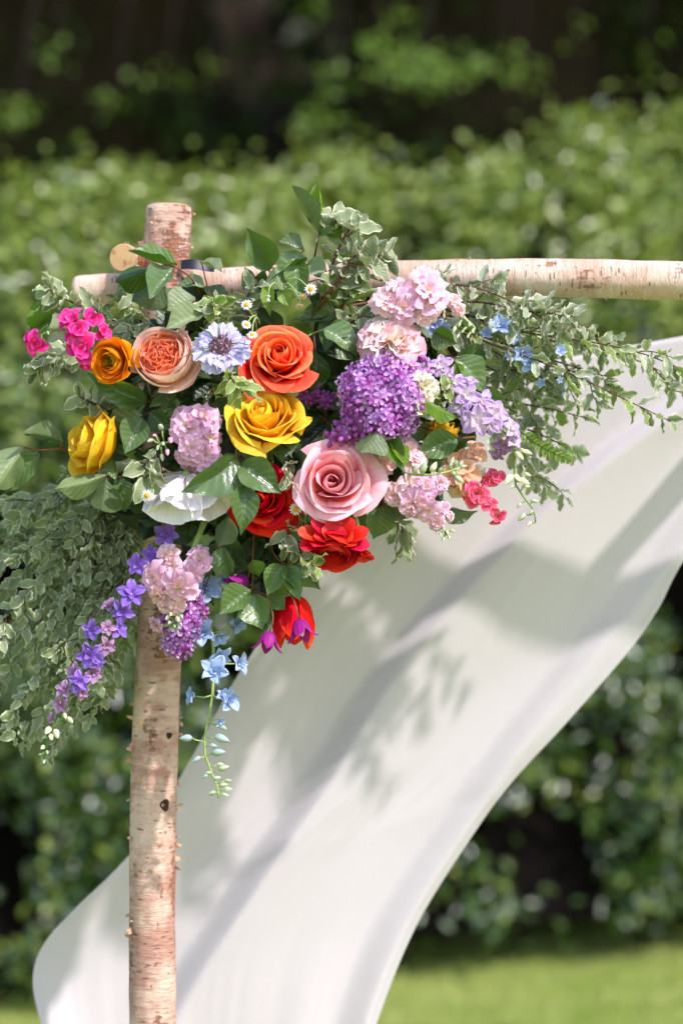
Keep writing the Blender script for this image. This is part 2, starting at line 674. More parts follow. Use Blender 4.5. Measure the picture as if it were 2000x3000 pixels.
def crown_lobes(cx, cy, z0, z1, rad, n, seed):
    rs = random.Random(seed)
    out = []
    for i in range(n):
        a = 2 * math.pi * i / n + rs.uniform(-.3, .3)
        r = rad * rs.uniform(0.25, 0.62)
        out.append((cx + math.cos(a) * r, cy + math.sin(a) * r, rs.uniform(z0, z1), rad * .62, rad * .62, 1.0))
    return out


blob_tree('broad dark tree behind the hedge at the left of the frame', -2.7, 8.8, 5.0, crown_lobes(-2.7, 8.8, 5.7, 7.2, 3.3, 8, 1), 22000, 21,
          lit=[(40, 330, 5.4, 90, 70, 40), (150, 160, 6.2, 60, 90, 14), (480, 235, 6.6, 180, 40, 14), (330, 290, 6.6, 140, 50, 14), (620, 200, 6.8, 60, 50, 6)])  # first cluster: bright leaves standing in for sky seen through a gap
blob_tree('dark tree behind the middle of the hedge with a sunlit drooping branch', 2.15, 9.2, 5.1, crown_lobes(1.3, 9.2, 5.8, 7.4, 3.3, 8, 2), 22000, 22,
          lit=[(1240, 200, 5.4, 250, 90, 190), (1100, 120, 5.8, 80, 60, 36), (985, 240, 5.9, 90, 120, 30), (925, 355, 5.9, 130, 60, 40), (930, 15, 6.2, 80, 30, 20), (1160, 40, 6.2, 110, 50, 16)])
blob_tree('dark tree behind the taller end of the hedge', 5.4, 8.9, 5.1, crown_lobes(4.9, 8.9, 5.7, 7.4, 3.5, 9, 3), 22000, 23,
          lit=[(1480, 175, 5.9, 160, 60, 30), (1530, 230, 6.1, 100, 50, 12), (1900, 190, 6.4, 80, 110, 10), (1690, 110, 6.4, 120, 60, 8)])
blob_tree('dense shaded tree filling the gap behind the hedge on the left', -2.2, 12.4, 2.5, [(-3.6 + i * 0.9, 12.4 + 0.3 * math.sin(i * 2.1), 1.6 + 1.35 * (i % 3), 1.3, 0.9, 1.5) for i in range(9)], 15000, 24, leaf=0.15)
blob_tree('dense shaded tree filling the gap behind the hedge on the right', 3.0, 12.6, 2.5, [(0.8 + i * 0.75, 12.6 + 0.3 * math.sin(i * 1.7), 1.6 + 1.35 * (i % 3), 1.3, 0.9, 1.5) for i in range(9)], 15000, 25, leaf=0.15)
blob_tree('second dense shaded tree far back between the others', 0.4, 14.2, 2.5, [(-7 + i * 0.95, 14.4 + .3 * math.sin(i), 1.2 + 1.5 * (i % 4), 1.7, 1.0, 1.9) for i in range(17)], 22000, 26, leaf=0.22)


# ------------------------------------------------------------------ the birch arch
ARCH_Y = 0.075
arch = thing('birch_arch', 'rustic wedding arch of peeling birch poles lashed together', 'arch', (P(455, 3000, ARCH_Y).x, ARCH_Y, ground_z(-0.25)))
AO = Vector(arch.location)


def log_mesh(name, a, b, ra, rb, mat, rings, sides, bow=0.0, wob=0.05, seed=0):
    """A slightly crooked log from a to b; its mesh keeps world axes so that the bark streaks run round it."""
    a, b = Vector(a), Vector(b)
    L = (b - a).length
    path = []
    for i in range(rings + 1):
        t = i / rings
        p = a.lerp(b, t)
        w = Vector((noise.noise(Vector((t * L * 1.6, seed, 0))), noise.noise(Vector((t * L * 1.6, seed, 7))), noise.noise(Vector((t * L * 1.6, seed, 13)))))
        path.append(p + w * 0.014 + Vector((0, 0, bow * math.sin(math.pi * t))))
    def rad(t, an):
        n1 = noise.noise(Vector((math.cos(an) * 1.3, math.sin(an) * 1.3, t * L * 5 + seed)))
        n2 = noise.noise(Vector((math.cos(an) * 5, math.sin(an) * 5, t * L * 28 + seed)))
        e = 1.0 - 0.05 * (max(0, 1 - t * L / 0.006) + max(0, 1 - (1 - t) * L / 0.006))
        return (ra + (rb - ra) * t) * (1 + wob * n1 + wob * 0.45 * n2) * e
    v, f, u = tube_geo(path, rad, sides, cap=True)
    return [x - AO for x in v], f, u, path


def log(name, a, b, ra, rb, mat, rings, sides=28, bow=0.0, wob=0.05, seed=0, cut=None, label=None):
    v, f, u, path = log_mesh(name, a, b, ra, rb, mat, rings, sides, bow, wob, seed)
    o = part(name, mesh_from(name, v, f, mat, u), arch, label=label)
    if cut is not None:
        i = 0 if cut == 0 else len(path) - 1
        d = (path[0] - path[1]) if cut == 0 else (path[-1] - path[-2])
        d.normalize()
        r = (ra if cut == 0 else rb) * 0.90
        q = d.to_track_quat('Z', 'Y')
        vv = [Vector((0, 0, 0.0022))]
        for k in range(24):
            an = 2 * math.pi * k / 24
            vv.append(Vector((math.cos(an) * r, math.sin(an) * r, 0.0016)))
        for k in range(24):
            an = 2 * math.pi * k / 24
            vv.append(Vector((math.cos(an) * r * 1.01, math.sin(an) * r * 1.01, -0.003)))
        ff = [(0, 1 + k, 1 + (k + 1) % 24) for k in range(24)] + [(1 + k, 25 + k, 25 + (k + 1) % 24, 1 + (k + 1) % 24) for k in range(24)]
        m = Matrix.Translation(path[i] - AO) @ q.to_matrix().to_4x4()
        part('cut_face', mesh_from('cut_face', vv, ff, M['end'], smooth=False), o, m)
    return o, path


def curl_mesh(seed):
    rs = random.Random(seed)
    k = rs.uniform(2.0, 4.5)
    tw = rs.uniform(-1, 1)
    def fn(u, v):
        a = v * k
        w = (u - .5) * (1 - 0.75 * v ** 1.4)
        return Vector((math.sin(a) / k * 1.0 + 0.02 * math.sin(9 * v), w * 0.7 + tw * v * v * 0.4, (1 - math.cos(a)) / k))
    return grid_mesh('bark_curl', fn, 2, 6, M['peel'])


CURLS = [curl_mesh(i) for i in range(7)]


def add_curls(o, path, r, n, seed, t0=0.0, t1=1.0, size=(0.006, 0.016), side=None):
    rs = random.Random(seed)
    for i in range(n):
        t = rs.uniform(t0, t1) * (len(path) - 1)
        k = min(int(t), len(path) - 2)
        p = path[k].lerp(path[k + 1], t - k)
        d = (path[k + 1] - path[k]).normalized()
        x = d.cross(Vector((0, 1, 0.02))).normalized()
        yv = d.cross(x)
        if yv.y > 0:
            yv = -yv
        a = rs.uniform(-0.25, math.pi + 0.25) if rs.random() < 0.8 else rs.choice((rs.uniform(-.2, .25), math.pi + rs.uniform(-.25, .2)))
        n_ = (x * math.cos(a) + yv * math.sin(a)).normalized()
        tang = (d.cross(n_) * rs.choice((-1, 1)) + d * rs.uniform(-.7, .7)).normalized()
        s = rs.uniform(*size)
        part('bark_curl', CURLS[rs.randrange(7)], o, frame_matrix(p + n_ * r * 0.98 - AO, tang, n_, s * 1.2, s, s * 1.3))


post_b, post_t = P(452, 3000, ARCH_Y), P(493, 612, ARCH_Y)
slope = (post_t - post_b) / (post_t.z - post_b.z)
post_foot = post_b + slope * (ground_z(-0.3) - 0.05 - post_b.z)
post, post_path = log('post', post_foot, post_t, 0.0330, 0.0300, M['bark_post'], 300, 36, wob=0.085, seed=3.3, cut=1, label='upright birch post with peeling tan bark')
add_curls(post, post_path, 0.0318, 80, 4, 0.42, 1.0, (0.003, 0.013))
# knots on the post
for (px, py, sx, sz, dx) in ((417, 1962, 15, 24, -.9), (492, 2352, 16, 18, .35), (405, 2628, 11, 9, -.85), (470, 2560, 9, 8, .1), (455, 2890, 12, 14, 0.0), (500, 2150, 9, 10, .5)):
    def fnk(u, v):
        a = u * 2 * math.pi
        rr = 1 - v * 0.92
        h = 0.30 * math.sin(min(1, v * 1.7) * math.pi)
        wob_ = 1 + .16 * math.sin(3 * a + px) + .08 * math.sin(7 * a)
        return Vector((math.cos(a) * rr * wob_, math.sin(a) * rr * wob_, h))
    n_ = Vector((dx, -math.sqrt(1 - dx * dx), 0.0))
    c = P(px, py, ARCH_Y)
    axis_x = P(452 + (3000 - py) * 0.0172, py, ARCH_Y).x
    loc = Vector((axis_x + dx * 0.0305, ARCH_Y - 0.0305 * math.sqrt(1 - dx * dx), c.z))
    part('knot', grid_mesh('knot', fnk, 14, 5, M['knot']), post, frame_matrix(loc - AO, n_.cross(Vector((0, 0, 1))), n_, sx * K, sz * K, 15 * K))

beam_l, beam_r = P(226, 856, 0.145), P(2250, 812, -0.02)
beam, beam_path = log('crossbeam', beam_l, beam_r, 0.0222, 0.0264, M['bark_beam'], 200, 28, bow=0.006, wob=0.075, seed=8.1, cut=0, label='pale horizontal birch beam')
add_curls(beam, beam_path, 0.0248, 40, 9, 0.05, 0.95, (0.0025, 0.007))
brace, brace_path = log('brace', P(352, 747, 0.00), Vector((P(352, 747, 0).x + 0.03, 0.40, P(352, 747, 0).z + 0.005)), 0.0195, 0.021, M['bark_log'], 60, 24, wob=0.06, seed=5.2, cut=0, label='short birch log resting across the beam')
add_curls(brace, brace_path, 0.0195, 8, 14, 0.0, 0.5, (0.005, 0.010))
other_x = 1.62
op = Vector((other_x, 0.04, 0))
log('post', (other_x, 0.055, ground_z(other_x) - 0.05), (other_x + 0.01, 0.055, 1.72), 0.033, 0.030, M['bark_post'], 120, 20, wob=0.05, seed=21.0, cut=1)
log('crossbeam', beam_r - Vector((0.02, 0, 0)), Vector((1.75, -0.06, beam_r.z + 0.01)), 0.0262, 0.027, M['bark_beam'], 60, 20, wob=0.04, seed=31.0, cut=1)


def strap(px, py, y, r, w, axis):
    v, f = [], []
    ax = Vector(axis).normalized()
    x = ax.cross(Vector((0.1, 0.2, 1) if abs(ax.z) < .8 else (1, 0, 0))).normalized()
    yv = ax.cross(x)
    n = 26
    prof = ((r, -w), (r + 0.0022, -w), (r + 0.0022, w), (r, w))
    for k in range(n):
        a = 2 * math.pi * k / n
        for (q, h) in prof:
            v.append((x * math.cos(a) + yv * math.sin(a)) * q + ax * h)
    for k in range(n):
        for j in range(4):
            a, b = k * 4 + j, k * 4 + (j + 1) % 4
            c_, d_ = ((k + 1) % n) * 4 + (j + 1) % 4, ((k + 1) % n) * 4 + j
            f.append((a, b, c_, d_))
    part('strap', mesh_from('strap', v, f, M['tie'], smooth=False), arch, Matrix.Translation(P(px, py, y) - AO))


bt = (1062 - 226) / (2250 - 226)
strap(1060, 838, 0.145 - 0.165 * bt, 0.0268, 0.0065, (1, -.18, .02))
# short buckle tail of the strap sticking out beside the post
def fnb(u, v):
    return Vector((v * 0.045, (u - .5) * 0.014, 0.004 * math.sin(v * 5)))
part('strap_tail', grid_mesh('strap_tail', fnb, 2, 8, M['tie']), arch, frame_matrix(P(530, 775, 0.04) - AO, Vector((1, -.1, -.05)), Vector((0, -1, .3))))


# ------------------------------------------------------------------ the cloth
def poly_at(pts, s):
    q = catmull([Vector(p) for p in pts], 60)
    t = s * 60
    k = min(int(t), 59)
    return q[k].lerp(q[k + 1], t - k)


CL = [(1380, 1100), (1200, 1290), (960, 1590), (714, 1951), (612, 2130), (520, 2290), (383, 2500), (217, 2666), (128, 2768), (96, 2870), (121, 3000), (180, 3170), (260, 3340), (330, 3520), (400, 3700)]
CR = [(2420, 905), (2330, 1130), (2180, 1380), (2000, 1645), (1926, 1786), (1837, 1913), (1655, 2122), (1506, 2284), (1392, 2436), (1220, 2712), (1103, 3000), (1075, 3150), (1060, 3330), (1080, 3520), (1100, 3700)]


def saw(t, knots):
    for (a, va), (b, vb) in zip(knots, knots[1:]):
        if t <= b:
            f = (t - a) / (b - a)
            f = f * f * (3 - 2 * f) * 0.6 + f * 0.4
            return va + (vb - va) * f
    return knots[-1][1]


F1 = [(2330, 960), (1990, 1190), (1780, 1330), (1560, 1520), (1330, 1760), (1100, 2060), (900, 2380), (650, 2760), (480, 3050), (400, 3300), (420, 3720)]
F2 = [(2400, 1000), (2250, 1250), (2050, 1500), (1850, 1760), (1640, 2000), (1480, 2210), (1330, 2470), (1200, 2770), (1095, 3050), (1000, 3350), (990, 3720)]


def fold_at(A, B, line):
    best, bt_ = 1e9, 0.5
    for k in range(101):
        t = k / 100
        q = A.lerp(B, t)
        d = min((q - p).length for p in line)
        if d < best:
            best, bt_ = d, t
    return bt_


def cloth_mesh():
    nu, nv = 120, 150
    Lq = [poly_at(CL, j / nv) for j in range(nv + 1)] if False else None
    ql = catmull([Vector((a, b, 0)) for a, b in CL], nv)
    qr = catmull([Vector((a, b, 0)) for a, b in CR], nv)
    l1 = catmull([Vector((x, y, 0)) for x, y in F1], 160)
    l2 = catmull([Vector((x, y, 0)) for x, y in F2], 160)
    t1 = np.array([fold_at(ql[j], qr[j], l1) for j in range(nv + 1)])
    t2 = np.array([fold_at(ql[j], qr[j], l2) for j in range(nv + 1)])
    ker = np.ones(17) / 17
    t1 = np.convolve(np.pad(t1, 8, 'edge'), ker, 'valid')
    t2 = np.convolve(np.pad(t2, 8, 'edge'), ker, 'valid')
    verts, uvs, faces = [], [], []
    for j in range(nv + 1):
        s = j / nv
        A, B = ql[j], qr[j]
        for i in range(nu + 1):
            t = i / nu
            q = A.lerp(B, t)
            # the folds run along the length; each has a broad side and a steep side
            f1 = min(0.80, max(0.2, t1[j]))
            f2 = min(0.94, max(f1 + 0.12, t2[j]))
            amp = 0.022 + 0.034 * min(1, s * 1.4)
            kn = [(-0.01, 0.0), (f1 - 0.085, 0.95), (f1 + 0.01, -0.05), (f2 - 0.07, 0.72), (f2 + 0.03, 0.34), (1.01, 0.60)]
            d = amp * saw(t, kn)
            d += 0.003 * math.sin(t * 14 + s * 7 + 1.0)
            d += 0.0012 * math.sin(t * 31 - s * 4 + 2.0) * s
            d += 0.012 * noise.noise(Vector((t * 2.2, s * 3.0, 3.0)))
            wt_ = t * 13 + 0.8 * noise.noise(Vector((s * 3, 0, 5)))
            d += 0.0026 * noise.noise(Vector((wt_ * .8, s * 2.2, 8.0))) + 0.0007 * noise.noise(Vector((wt_ * 2.7, s * 5, 2.0)))
            d += 0.006 * math.sin(t * 40 + 2 * math.sin(s * 9)) * max(0, 0.3 - s)
            base = 0.225 + 0.06 * math.sin(min(1, s * 1.25) * math.pi * 0.5) * (1 - 0.4 * s) + 0.03 * (1 - t) * (1 - s)
            y = base + d
            verts.append(P(q.x, q.y, y))
            uvs.append((t, s * 2))
    w = nu + 1
    for j in range(nv):
        for i in range(nu):
            a = j * w + i
            faces.append((a, a + w, a + w + 1, a + 1))
    return verts, faces, uvs


cv, cf, cu = cloth_mesh()
c0 = P(2300, 905, 0.2)
cloth_root = thing('cloth_drape', 'long white sheer cloth blowing in the wind below the beam', 'cloth', c0)
cl = part('fabric', mesh_from('cloth', [v - c0 for v in cv], cf, M['cloth'], cu), cloth_root)
# stitched hems down both long edges
NU = 120
for cols in ((0, 1, 2), (NU - 2, NU - 1, NU)):
    hv, hf, hu = [], [], []
    for j in range(len(cv) // (NU + 1)):
        for k_, i_ in enumerate(cols):
            hv.append(cv[j * (NU + 1) + i_] - c0 + Vector((0, -0.0009 - (0.0004 if k_ == 1 else 0), 0)))
            hu.append((k_ / 2, j / 40))
    for j in range(len(hv) // 3 - 1):
        for k_ in range(2):
            q = j * 3 + k_
            hf.append((q, q + 3, q + 4, q + 1))
    part('hem', mesh_from('hem', hv, hf, M['cloth'], hu), cloth_root)
sol = cl.modifiers.new('thickness', 'SOLIDIFY')
sol.thickness = 0.0004
# knotted end tied round the beam, beyond the edge of the frame
tie_pts = [P(2400, 930, 0.24) - c0, P(2420, 850, 0.06) - c0, P(2440, 770, -0.04) - c0, P(2470, 800, 0.02) - c0]
part('knot', tube_mesh('cloth_knot', catmull(tie_pts, 14), 0.022, 0.012, 10, M['cloth']), cloth_root)


# ================================================================== petal, leaf and stem materials
def mat_petal(name, base, mid, rim, tfac=0.3, rough=0.55, spec=0.25, veins=0.0, blot=0.12, transl=None):
    """Pigment runs from the claw (v 0) to the rim (v 1) as it does in the living petal."""
    g = NT(name)
    uv = g.n('ShaderNodeUVMap')
    sp = g.n('ShaderNodeSeparateXYZ')
    g.l(uv.outputs[0], sp.inputs[0])
    tc = g.n('ShaderNodeTexCoord')
    oi = g.n('ShaderNodeObjectInfo')
    off = g.n('ShaderNodeVectorMath', operation='ADD')
    g.l(tc.outputs['UV'], off.inputs[0])
    cmb = g.n('ShaderNodeCombineXYZ')
    g.l(g.math('MULTIPLY', oi.outputs['Random'], 37.0), cmb.inputs[0])
    g.l(cmb.outputs[0], off.inputs[1])
    nz = g.noise(off.outputs[0], 3.5, 4)
    v = g.math('ADD', sp.outputs[1], g.math('MULTIPLY', g.math('SUBTRACT', nz, 0.5), 0.60))
    col = g.ramp(v, [(0.28, base), (0.74, mid), (0.99, rim)])
    # fine lengthwise veins
    st = g.noise(g.mapping(off.outputs[0], (26, 1.2, 1)), 1.6, 3)
    dk = tuple(x * (1 - 0.35) for x in mid[:3]) + (1,)
    col = g.mix(g.math('MULTIPLY', g.smooth(st, 0.48, 0.7), veins), col, dk)
    hs = g.n('ShaderNodeHueSaturation')
    g.l(col, hs.inputs['Color'])
    g.l(g.math('MULTIPLY_ADD', oi.outputs['Random'], blot * 2, 1 - blot), hs.inputs['Value'])
    g.l(g.math('MULTIPLY_ADD', oi.outputs['Random'], 0.02, 0.49), hs.inputs['Hue'])
    tcol = g.mix(1.0, hs.outputs[0], transl or (1, 1, 1, 1), 'MULTIPLY')
    return g.thin(hs.outputs[0], tcol, tfac, rough, spec, g.bump(g.math('ADD', st, g.math('MULTIPLY', nz, 0.8)), 0.22, 0.0015))


def mat_leaf(name, top, top2, back, transl, rough=0.38, spec=0.5, tfac=0.25, vein=0.35, edge=None, edge_w=0.80, relief=0.0014):
    g = NT(name)
    uv = g.n('ShaderNodeUVMap')
    sp = g.n('ShaderNodeSeparateXYZ')
    g.l(uv.outputs[0], sp.inputs[0])
    oi = g.n('ShaderNodeObjectInfo')
    a = g.math('MULTIPLY', g.math('ABSOLUTE', g.math('SUBTRACT', sp.outputs[0], 0.5)), 2.0)
    tc = g.n('ShaderNodeTexCoord')
    off = g.n('ShaderNodeVectorMath', operation='ADD')
    g.l(tc.outputs['UV'], off.inputs[0])
    cmb = g.n('ShaderNodeCombineXYZ')
    g.l(g.math('MULTIPLY', oi.outputs['Random'], 53.0), cmb.inputs[1])
    g.l(cmb.outputs[0], off.inputs[1])
    nz = g.noise(off.outputs[0], 4.0, 4)
    col = g.mix(g.smooth(g.math('ADD', g.math('MULTIPLY', nz, 0.6), g.math('MULTIPLY', oi.outputs['Random'], 0.5)), 0.3, 0.8), top, top2)
    ph = g.math('SUBTRACT', g.math('MULTIPLY', sp.outputs[1], 46.0), g.math('MULTIPLY', a, 13.0))
    ph = g.math('ADD', ph, g.math('MULTIPLY', g.noise(off.outputs[0], 5, 2), 3.0))
    sv = g.smooth(g.math('SINE', ph), 0.86, 1.0)
    mid = g.math('SUBTRACT', 1.0, g.smooth(a, 0.0, 0.055))
    vm = g.math('MAXIMUM', g.math('MULTIPLY', sv, 0.55), mid)
    pale = tuple(min(1, x * 2.0 + 0.03) for x in top2[:3]) + (1,)
    col = g.mix(g.math('MULTIPLY', vm, vein), col, pale)
    if edge:
        em = g.math('ADD', a, g.math('MULTIPLY', g.math('SUBTRACT', g.noise(off.outputs[0], 5.0, 3), 0.5), 0.5))
        em2 = g.math('ADD', em, g.math('MULTIPLY', g.smooth(sp.outputs[1], 0.86, 1.0), 0.35))
        em2 = g.smooth(em2, edge_w, edge_w + 0.06)
        col = g.mix(em2, col, edge)
        gm = g.smooth(g.math('ADD', em, g.math('MULTIPLY', g.noise(off.outputs[0], 9, 2), 0.4)), edge_w - 0.12, edge_w + 0.02)
        col = g.mix(g.math('MULTIPLY', gm, 0.35), col, edge)
    ge = g.n('ShaderNodeNewGeometry')
    bk = g.mix(g.math('MULTIPLY', vm, 0.45), back, tuple(min(1, x * 1.5) for x in back[:3]) + (1,))
    if edge:
        bk = g.mix(g.math('MULTIPLY', em2, 0.8), bk, edge)
    col = g.mix(ge.outputs['Backfacing'], col, bk)
    hs = g.n('ShaderNodeHueSaturation')
    g.l(col, hs.inputs['Color'])
    g.l(g.math('MULTIPLY_ADD', oi.outputs['Random'], 0.5, 0.75), hs.inputs['Value'])
    tcol = g.mix(g.math('MULTIPLY', vm, 0.5), transl, tuple(x * 0.4 for x in transl[:3]) + (1,))
    if edge:
        tcol = g.mix(em2, tcol, tuple(min(1, x * .9) for x in edge[:3]) + (1,))
    h = g.math('ADD', g.math('MULTIPLY', g.noise(off.outputs[0], 14, 3), 0.8), g.math('SUBTRACT', g.math('MULTIPLY', g.math('SINE', g.math('ADD', ph, 1.8)), 0.16), g.math('MULTIPLY', mid, 0.6)))
    return g.thin(hs.outputs[0], tcol, tfac, rough, spec, g.bump(h, 0.7, relief))


M['salal'] = mat_leaf('dark_green_leaf', srgb(20, 40, 9), srgb(46, 76, 18), srgb(92, 118, 66), srgb(100, 160, 20), 0.26, 0.8, 0.16, 0.28)
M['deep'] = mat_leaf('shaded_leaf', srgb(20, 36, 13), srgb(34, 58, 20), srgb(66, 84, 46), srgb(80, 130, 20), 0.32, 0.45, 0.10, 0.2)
M['lime'] = mat_leaf('lime_green_leaf', srgb(96, 136, 40), srgb(126, 160, 52), srgb(140, 168, 80), srgb(150, 195, 40), 0.42, 0.45, 0.42, 0.3)
M['olive'] = mat_leaf('pale_leaf', srgb(92, 112, 72), srgb(120, 138, 92), srgb(140, 156, 112), srgb(140, 175, 70), 0.42, 0.4, 0.22, 0.25)
M['pitto'] = mat_leaf('variegated_leaf', srgb(66, 90, 46), srgb(112, 134, 80), srgb(146, 160, 116), srgb(170, 192, 120), 0.38, 0.45, 0.30, 0.2, srgb(230, 230, 196), 0.76)
M['pitto_sunlit'] = mat_leaf('sunlit_variegated_leaf', srgb(104, 124, 82), srgb(150, 166, 120), srgb(172, 182, 148), srgb(176, 196, 124), 0.40, 0.4, 0.34, 0.2, srgb(238, 238, 212), 0.74)  # lit copy of the variegated leaf: sun through it put into the colour
M['pitto_lime'] = mat_leaf('fresh_variegated_leaf', srgb(96, 132, 48), srgb(124, 156, 70), srgb(140, 164, 92), srgb(150, 190, 60), 0.40, 0.5, 0.32, 0.2, srgb(222, 222, 160), 0.74)
M['clem'] = mat_leaf('clematis_leaf', srgb(30, 58, 20), srgb(50, 86, 28), srgb(96, 124, 64), srgb(110, 170, 30), 0.28, 0.75, 0.22, 0.22)
M['stem_green'] = mat_plain('green_flower_stem', srgb(122, 150, 70), 0.5, 0.4, 0.2, 120)
M['stem_pale'] = mat_plain('pale_flower_stem', srgb(158, 180, 104), 0.5, 0.4, 0.2, 120)
M['stem_fine'] = mat_plain('fine_green_stem', srgb(92, 128, 54), 0.5, 0.4, 0.2, 120)
M['twig'] = mat_plain('brown_twig_bark', srgb(92, 66, 52), 0.7, 0.2, 0.35, 120)
M['twig_red'] = mat_plain('reddish_twig_bark', srgb(128, 84, 62), 0.65, 0.2, 0.3, 120)
M['bud_green'] = mat_plain('pale_green_bud', srgb(176, 192, 150), 0.55, 0.3, 0.2, 160)
M['bud_cream'] = mat_plain('cream_bud', srgb(216, 214, 170), 0.55, 0.3, 0.15, 160)
M['bud_blue'] = mat_plain('blue_green_bud', srgb(160, 182, 172), 0.55, 0.3, 0.2, 160)
M['bud_red'] = mat_plain('dark_red_bud', srgb(150, 26, 40), 0.5, 0.3, 0.3, 160)
M['bud_pink'] = mat_plain('pink_bud', srgb(226, 168, 186), 0.5, 0.3, 0.2, 160)
M['yellow'] = mat_plain('yellow_pollen_dome', srgb(232, 170, 30), 0.8, 0.1, 0.3, 600)
M['scab_eye'] = mat_plain('mauve_brown_flower_eye', srgb(122, 100, 108), 0.8, 0.1, 0.5, 500)
M['eye_dark'] = mat_plain('dark_flower_throat', srgb(86, 92, 40), 0.7, 0.2, 0.4, 300)
M['anther'] = mat_plain('ochre_anther', srgb(196, 160, 70), 0.8, 0.1, 0.3, 300)

WHITE = (1, 1, 1, 1)
M['p_orange'] = mat_petal('coral_orange_petal', srgb(230, 14, 2), srgb(255, 78, 26), srgb(255, 160, 98), 0.26, 0.6, 0.09, 0.38)
M['p_orange_out'] = mat_petal('red_outer_petal', srgb(232, 16, 6), srgb(252, 58, 28), srgb(255, 124, 80), 0.25, 0.6, 0.09, 0.38)
M['p_yellow'] = mat_petal('golden_yellow_petal', srgb(244, 160, 10), srgb(252, 196, 24), srgb(254, 220, 70), 0.26, 0.6, 0.09, 0.38)
M['p_amber'] = mat_petal('amber_petal', srgb(232, 150, 6), srgb(246, 150, 8), srgb(255, 166, 24), 0.22, 0.6, 0.09, 0.2)
M['p_amber_eye'] = mat_petal('olive_yellow_petal', srgb(150, 130, 20), srgb(206, 160, 20), srgb(236, 178, 30), 0.19, 0.6, 0.09, 0.2)
M['p_peach'] = mat_petal('peach_petal', srgb(255, 124, 66), srgb(255, 170, 118), srgb(255, 212, 182), 0.31, 0.6, 0.09, 0.38)
M['p_peach_out'] = mat_petal('pale_peach_outer_petal', srgb(255, 196, 158), srgb(255, 216, 192), srgb(255, 232, 220), 0.27, 0.6, 0.09, 0.38)
M['p_pink'] = mat_petal('rose_pink_petal', srgb(255, 104, 100), srgb(255, 172, 174), srgb(255, 208, 212), 0.28, 0.58, 0.16, 0.38)
M['p_pink_out'] = mat_petal('cool_pink_outer_petal', srgb(252, 140, 160), srgb(255, 186, 198), srgb(255, 208, 218), 0.26, 0.58, 0.16, 0.38)
M['p_scarlet'] = mat_petal('scarlet_petal', srgb(206, 8, 8), srgb(238, 24, 14), srgb(248, 52, 26), 0.25, 0.6, 0.09, 0.38)
M['p_crimson'] = mat_petal('crimson_petal', srgb(176, 6, 16), srgb(218, 14, 24), srgb(240, 48, 42), 0.30, 0.45, 0.35, 0.2)
M['p_stock'] = mat_petal('orchid_pink_petal', srgb(232, 214, 180), srgb(244, 186, 214), srgb(250, 212, 232), 0.24, 0.6, 0.09, 0.2)
M['p_stock_warm'] = mat_petal('shell_pink_petal', srgb(242, 218, 176), srgb(250, 202, 210), srgb(252, 222, 226), 0.24, 0.6, 0.09, 0.2)
M['p_magenta'] = mat_petal('hot_pink_petal', srgb(240, 70, 120), srgb(240, 36, 130), srgb(250, 96, 168), 0.21, 0.6, 0.09, 0.2)
M['p_coral'] = mat_petal('cerise_petal', srgb(240, 180, 170), srgb(234, 54, 100), srgb(250, 130, 150), 0.21, 0.6, 0.09, 0.2)
M['p_apricot'] = mat_petal('apricot_petal', srgb(246, 214, 150), srgb(248, 190, 150), srgb(250, 206, 184), 0.22, 0.6, 0.09, 0.2)
M['p_cream'] = mat_petal('cream_petal', srgb(232, 232, 180), srgb(244, 238, 208), srgb(250, 240, 224), 0.22, 0.6, 0.09, 0.15)
M['p_blush'] = mat_petal('blush_ruffled_petal', srgb(254, 240, 204), srgb(254, 226, 216), srgb(250, 188, 196), 0.25, 0.6, 0.09, 0.2)
M['p_lilac'] = mat_petal('lilac_petal', srgb(198, 128, 204), srgb(218, 180, 232), srgb(240, 218, 246), 0.36, 0.42, 0.35, 0.1, 0.22)
M['p_lilac_deep'] = mat_petal('deep_lilac_petal', srgb(156, 64, 150), srgb(190, 116, 198), srgb(214, 158, 220), 0.34, 0.42, 0.35, 0.1, 0.25)
M['bud_lilac'] = mat_plain('purple_lilac_bud', srgb(158, 82, 158), 0.4, 0.4, 0.35, 90)
M['p_scab'] = mat_petal('lavender_frilled_petal', srgb(214, 206, 232), srgb(202, 196, 234), srgb(222, 220, 246), 0.22, 0.6, 0.09, 0.25)
M['p_lark'] = mat_petal('lavender_pink_petal', srgb(236, 226, 214), srgb(206, 168, 224), srgb(230, 204, 240), 0.24, 0.6, 0.09, 0.3)
M['p_violet'] = mat_petal('violet_petal', srgb(148, 104, 200), srgb(154, 116, 208), srgb(188, 156, 226), 0.22, 0.6, 0.09, 0.35, 0.25)
M['p_mauve'] = mat_petal('faded_mauve_petal', srgb(180, 130, 160), srgb(180, 140, 180), srgb(206, 178, 206), 0.22, 0.6, 0.09, 0.35, 0.2)
M['p_blue'] = mat_petal('pale_blue_petal', srgb(176, 196, 226), srgb(172, 198, 232), srgb(204, 220, 242), 0.24, 0.6, 0.09, 0.3, 0.15)
M['p_blue_deep'] = mat_petal('sky_blue_petal', srgb(180, 200, 234), srgb(176, 200, 238), srgb(206, 222, 246), 0.22, 0.6, 0.09, 0.3, 0.15)
M['p_white'] = mat_petal('white_papery_petal', srgb(232, 226, 220), srgb(246, 241, 241), srgb(250, 246, 247), 0.08, 0.6, 0.15, 0.35, 0.06)
M['p_daisy'] = mat_petal('white_ray_petal', srgb(236, 236, 226), srgb(244, 243, 240), srgb(246, 246, 244), 0.30, 0.55, 0.2, 0.1, 0.05)
M['p_plum'] = mat_petal('magenta_purple_petal', srgb(150, 30, 130), srgb(164, 30, 136), srgb(178, 48, 150), 0.30, 0.45, 0.3, 0.4, 0.2)
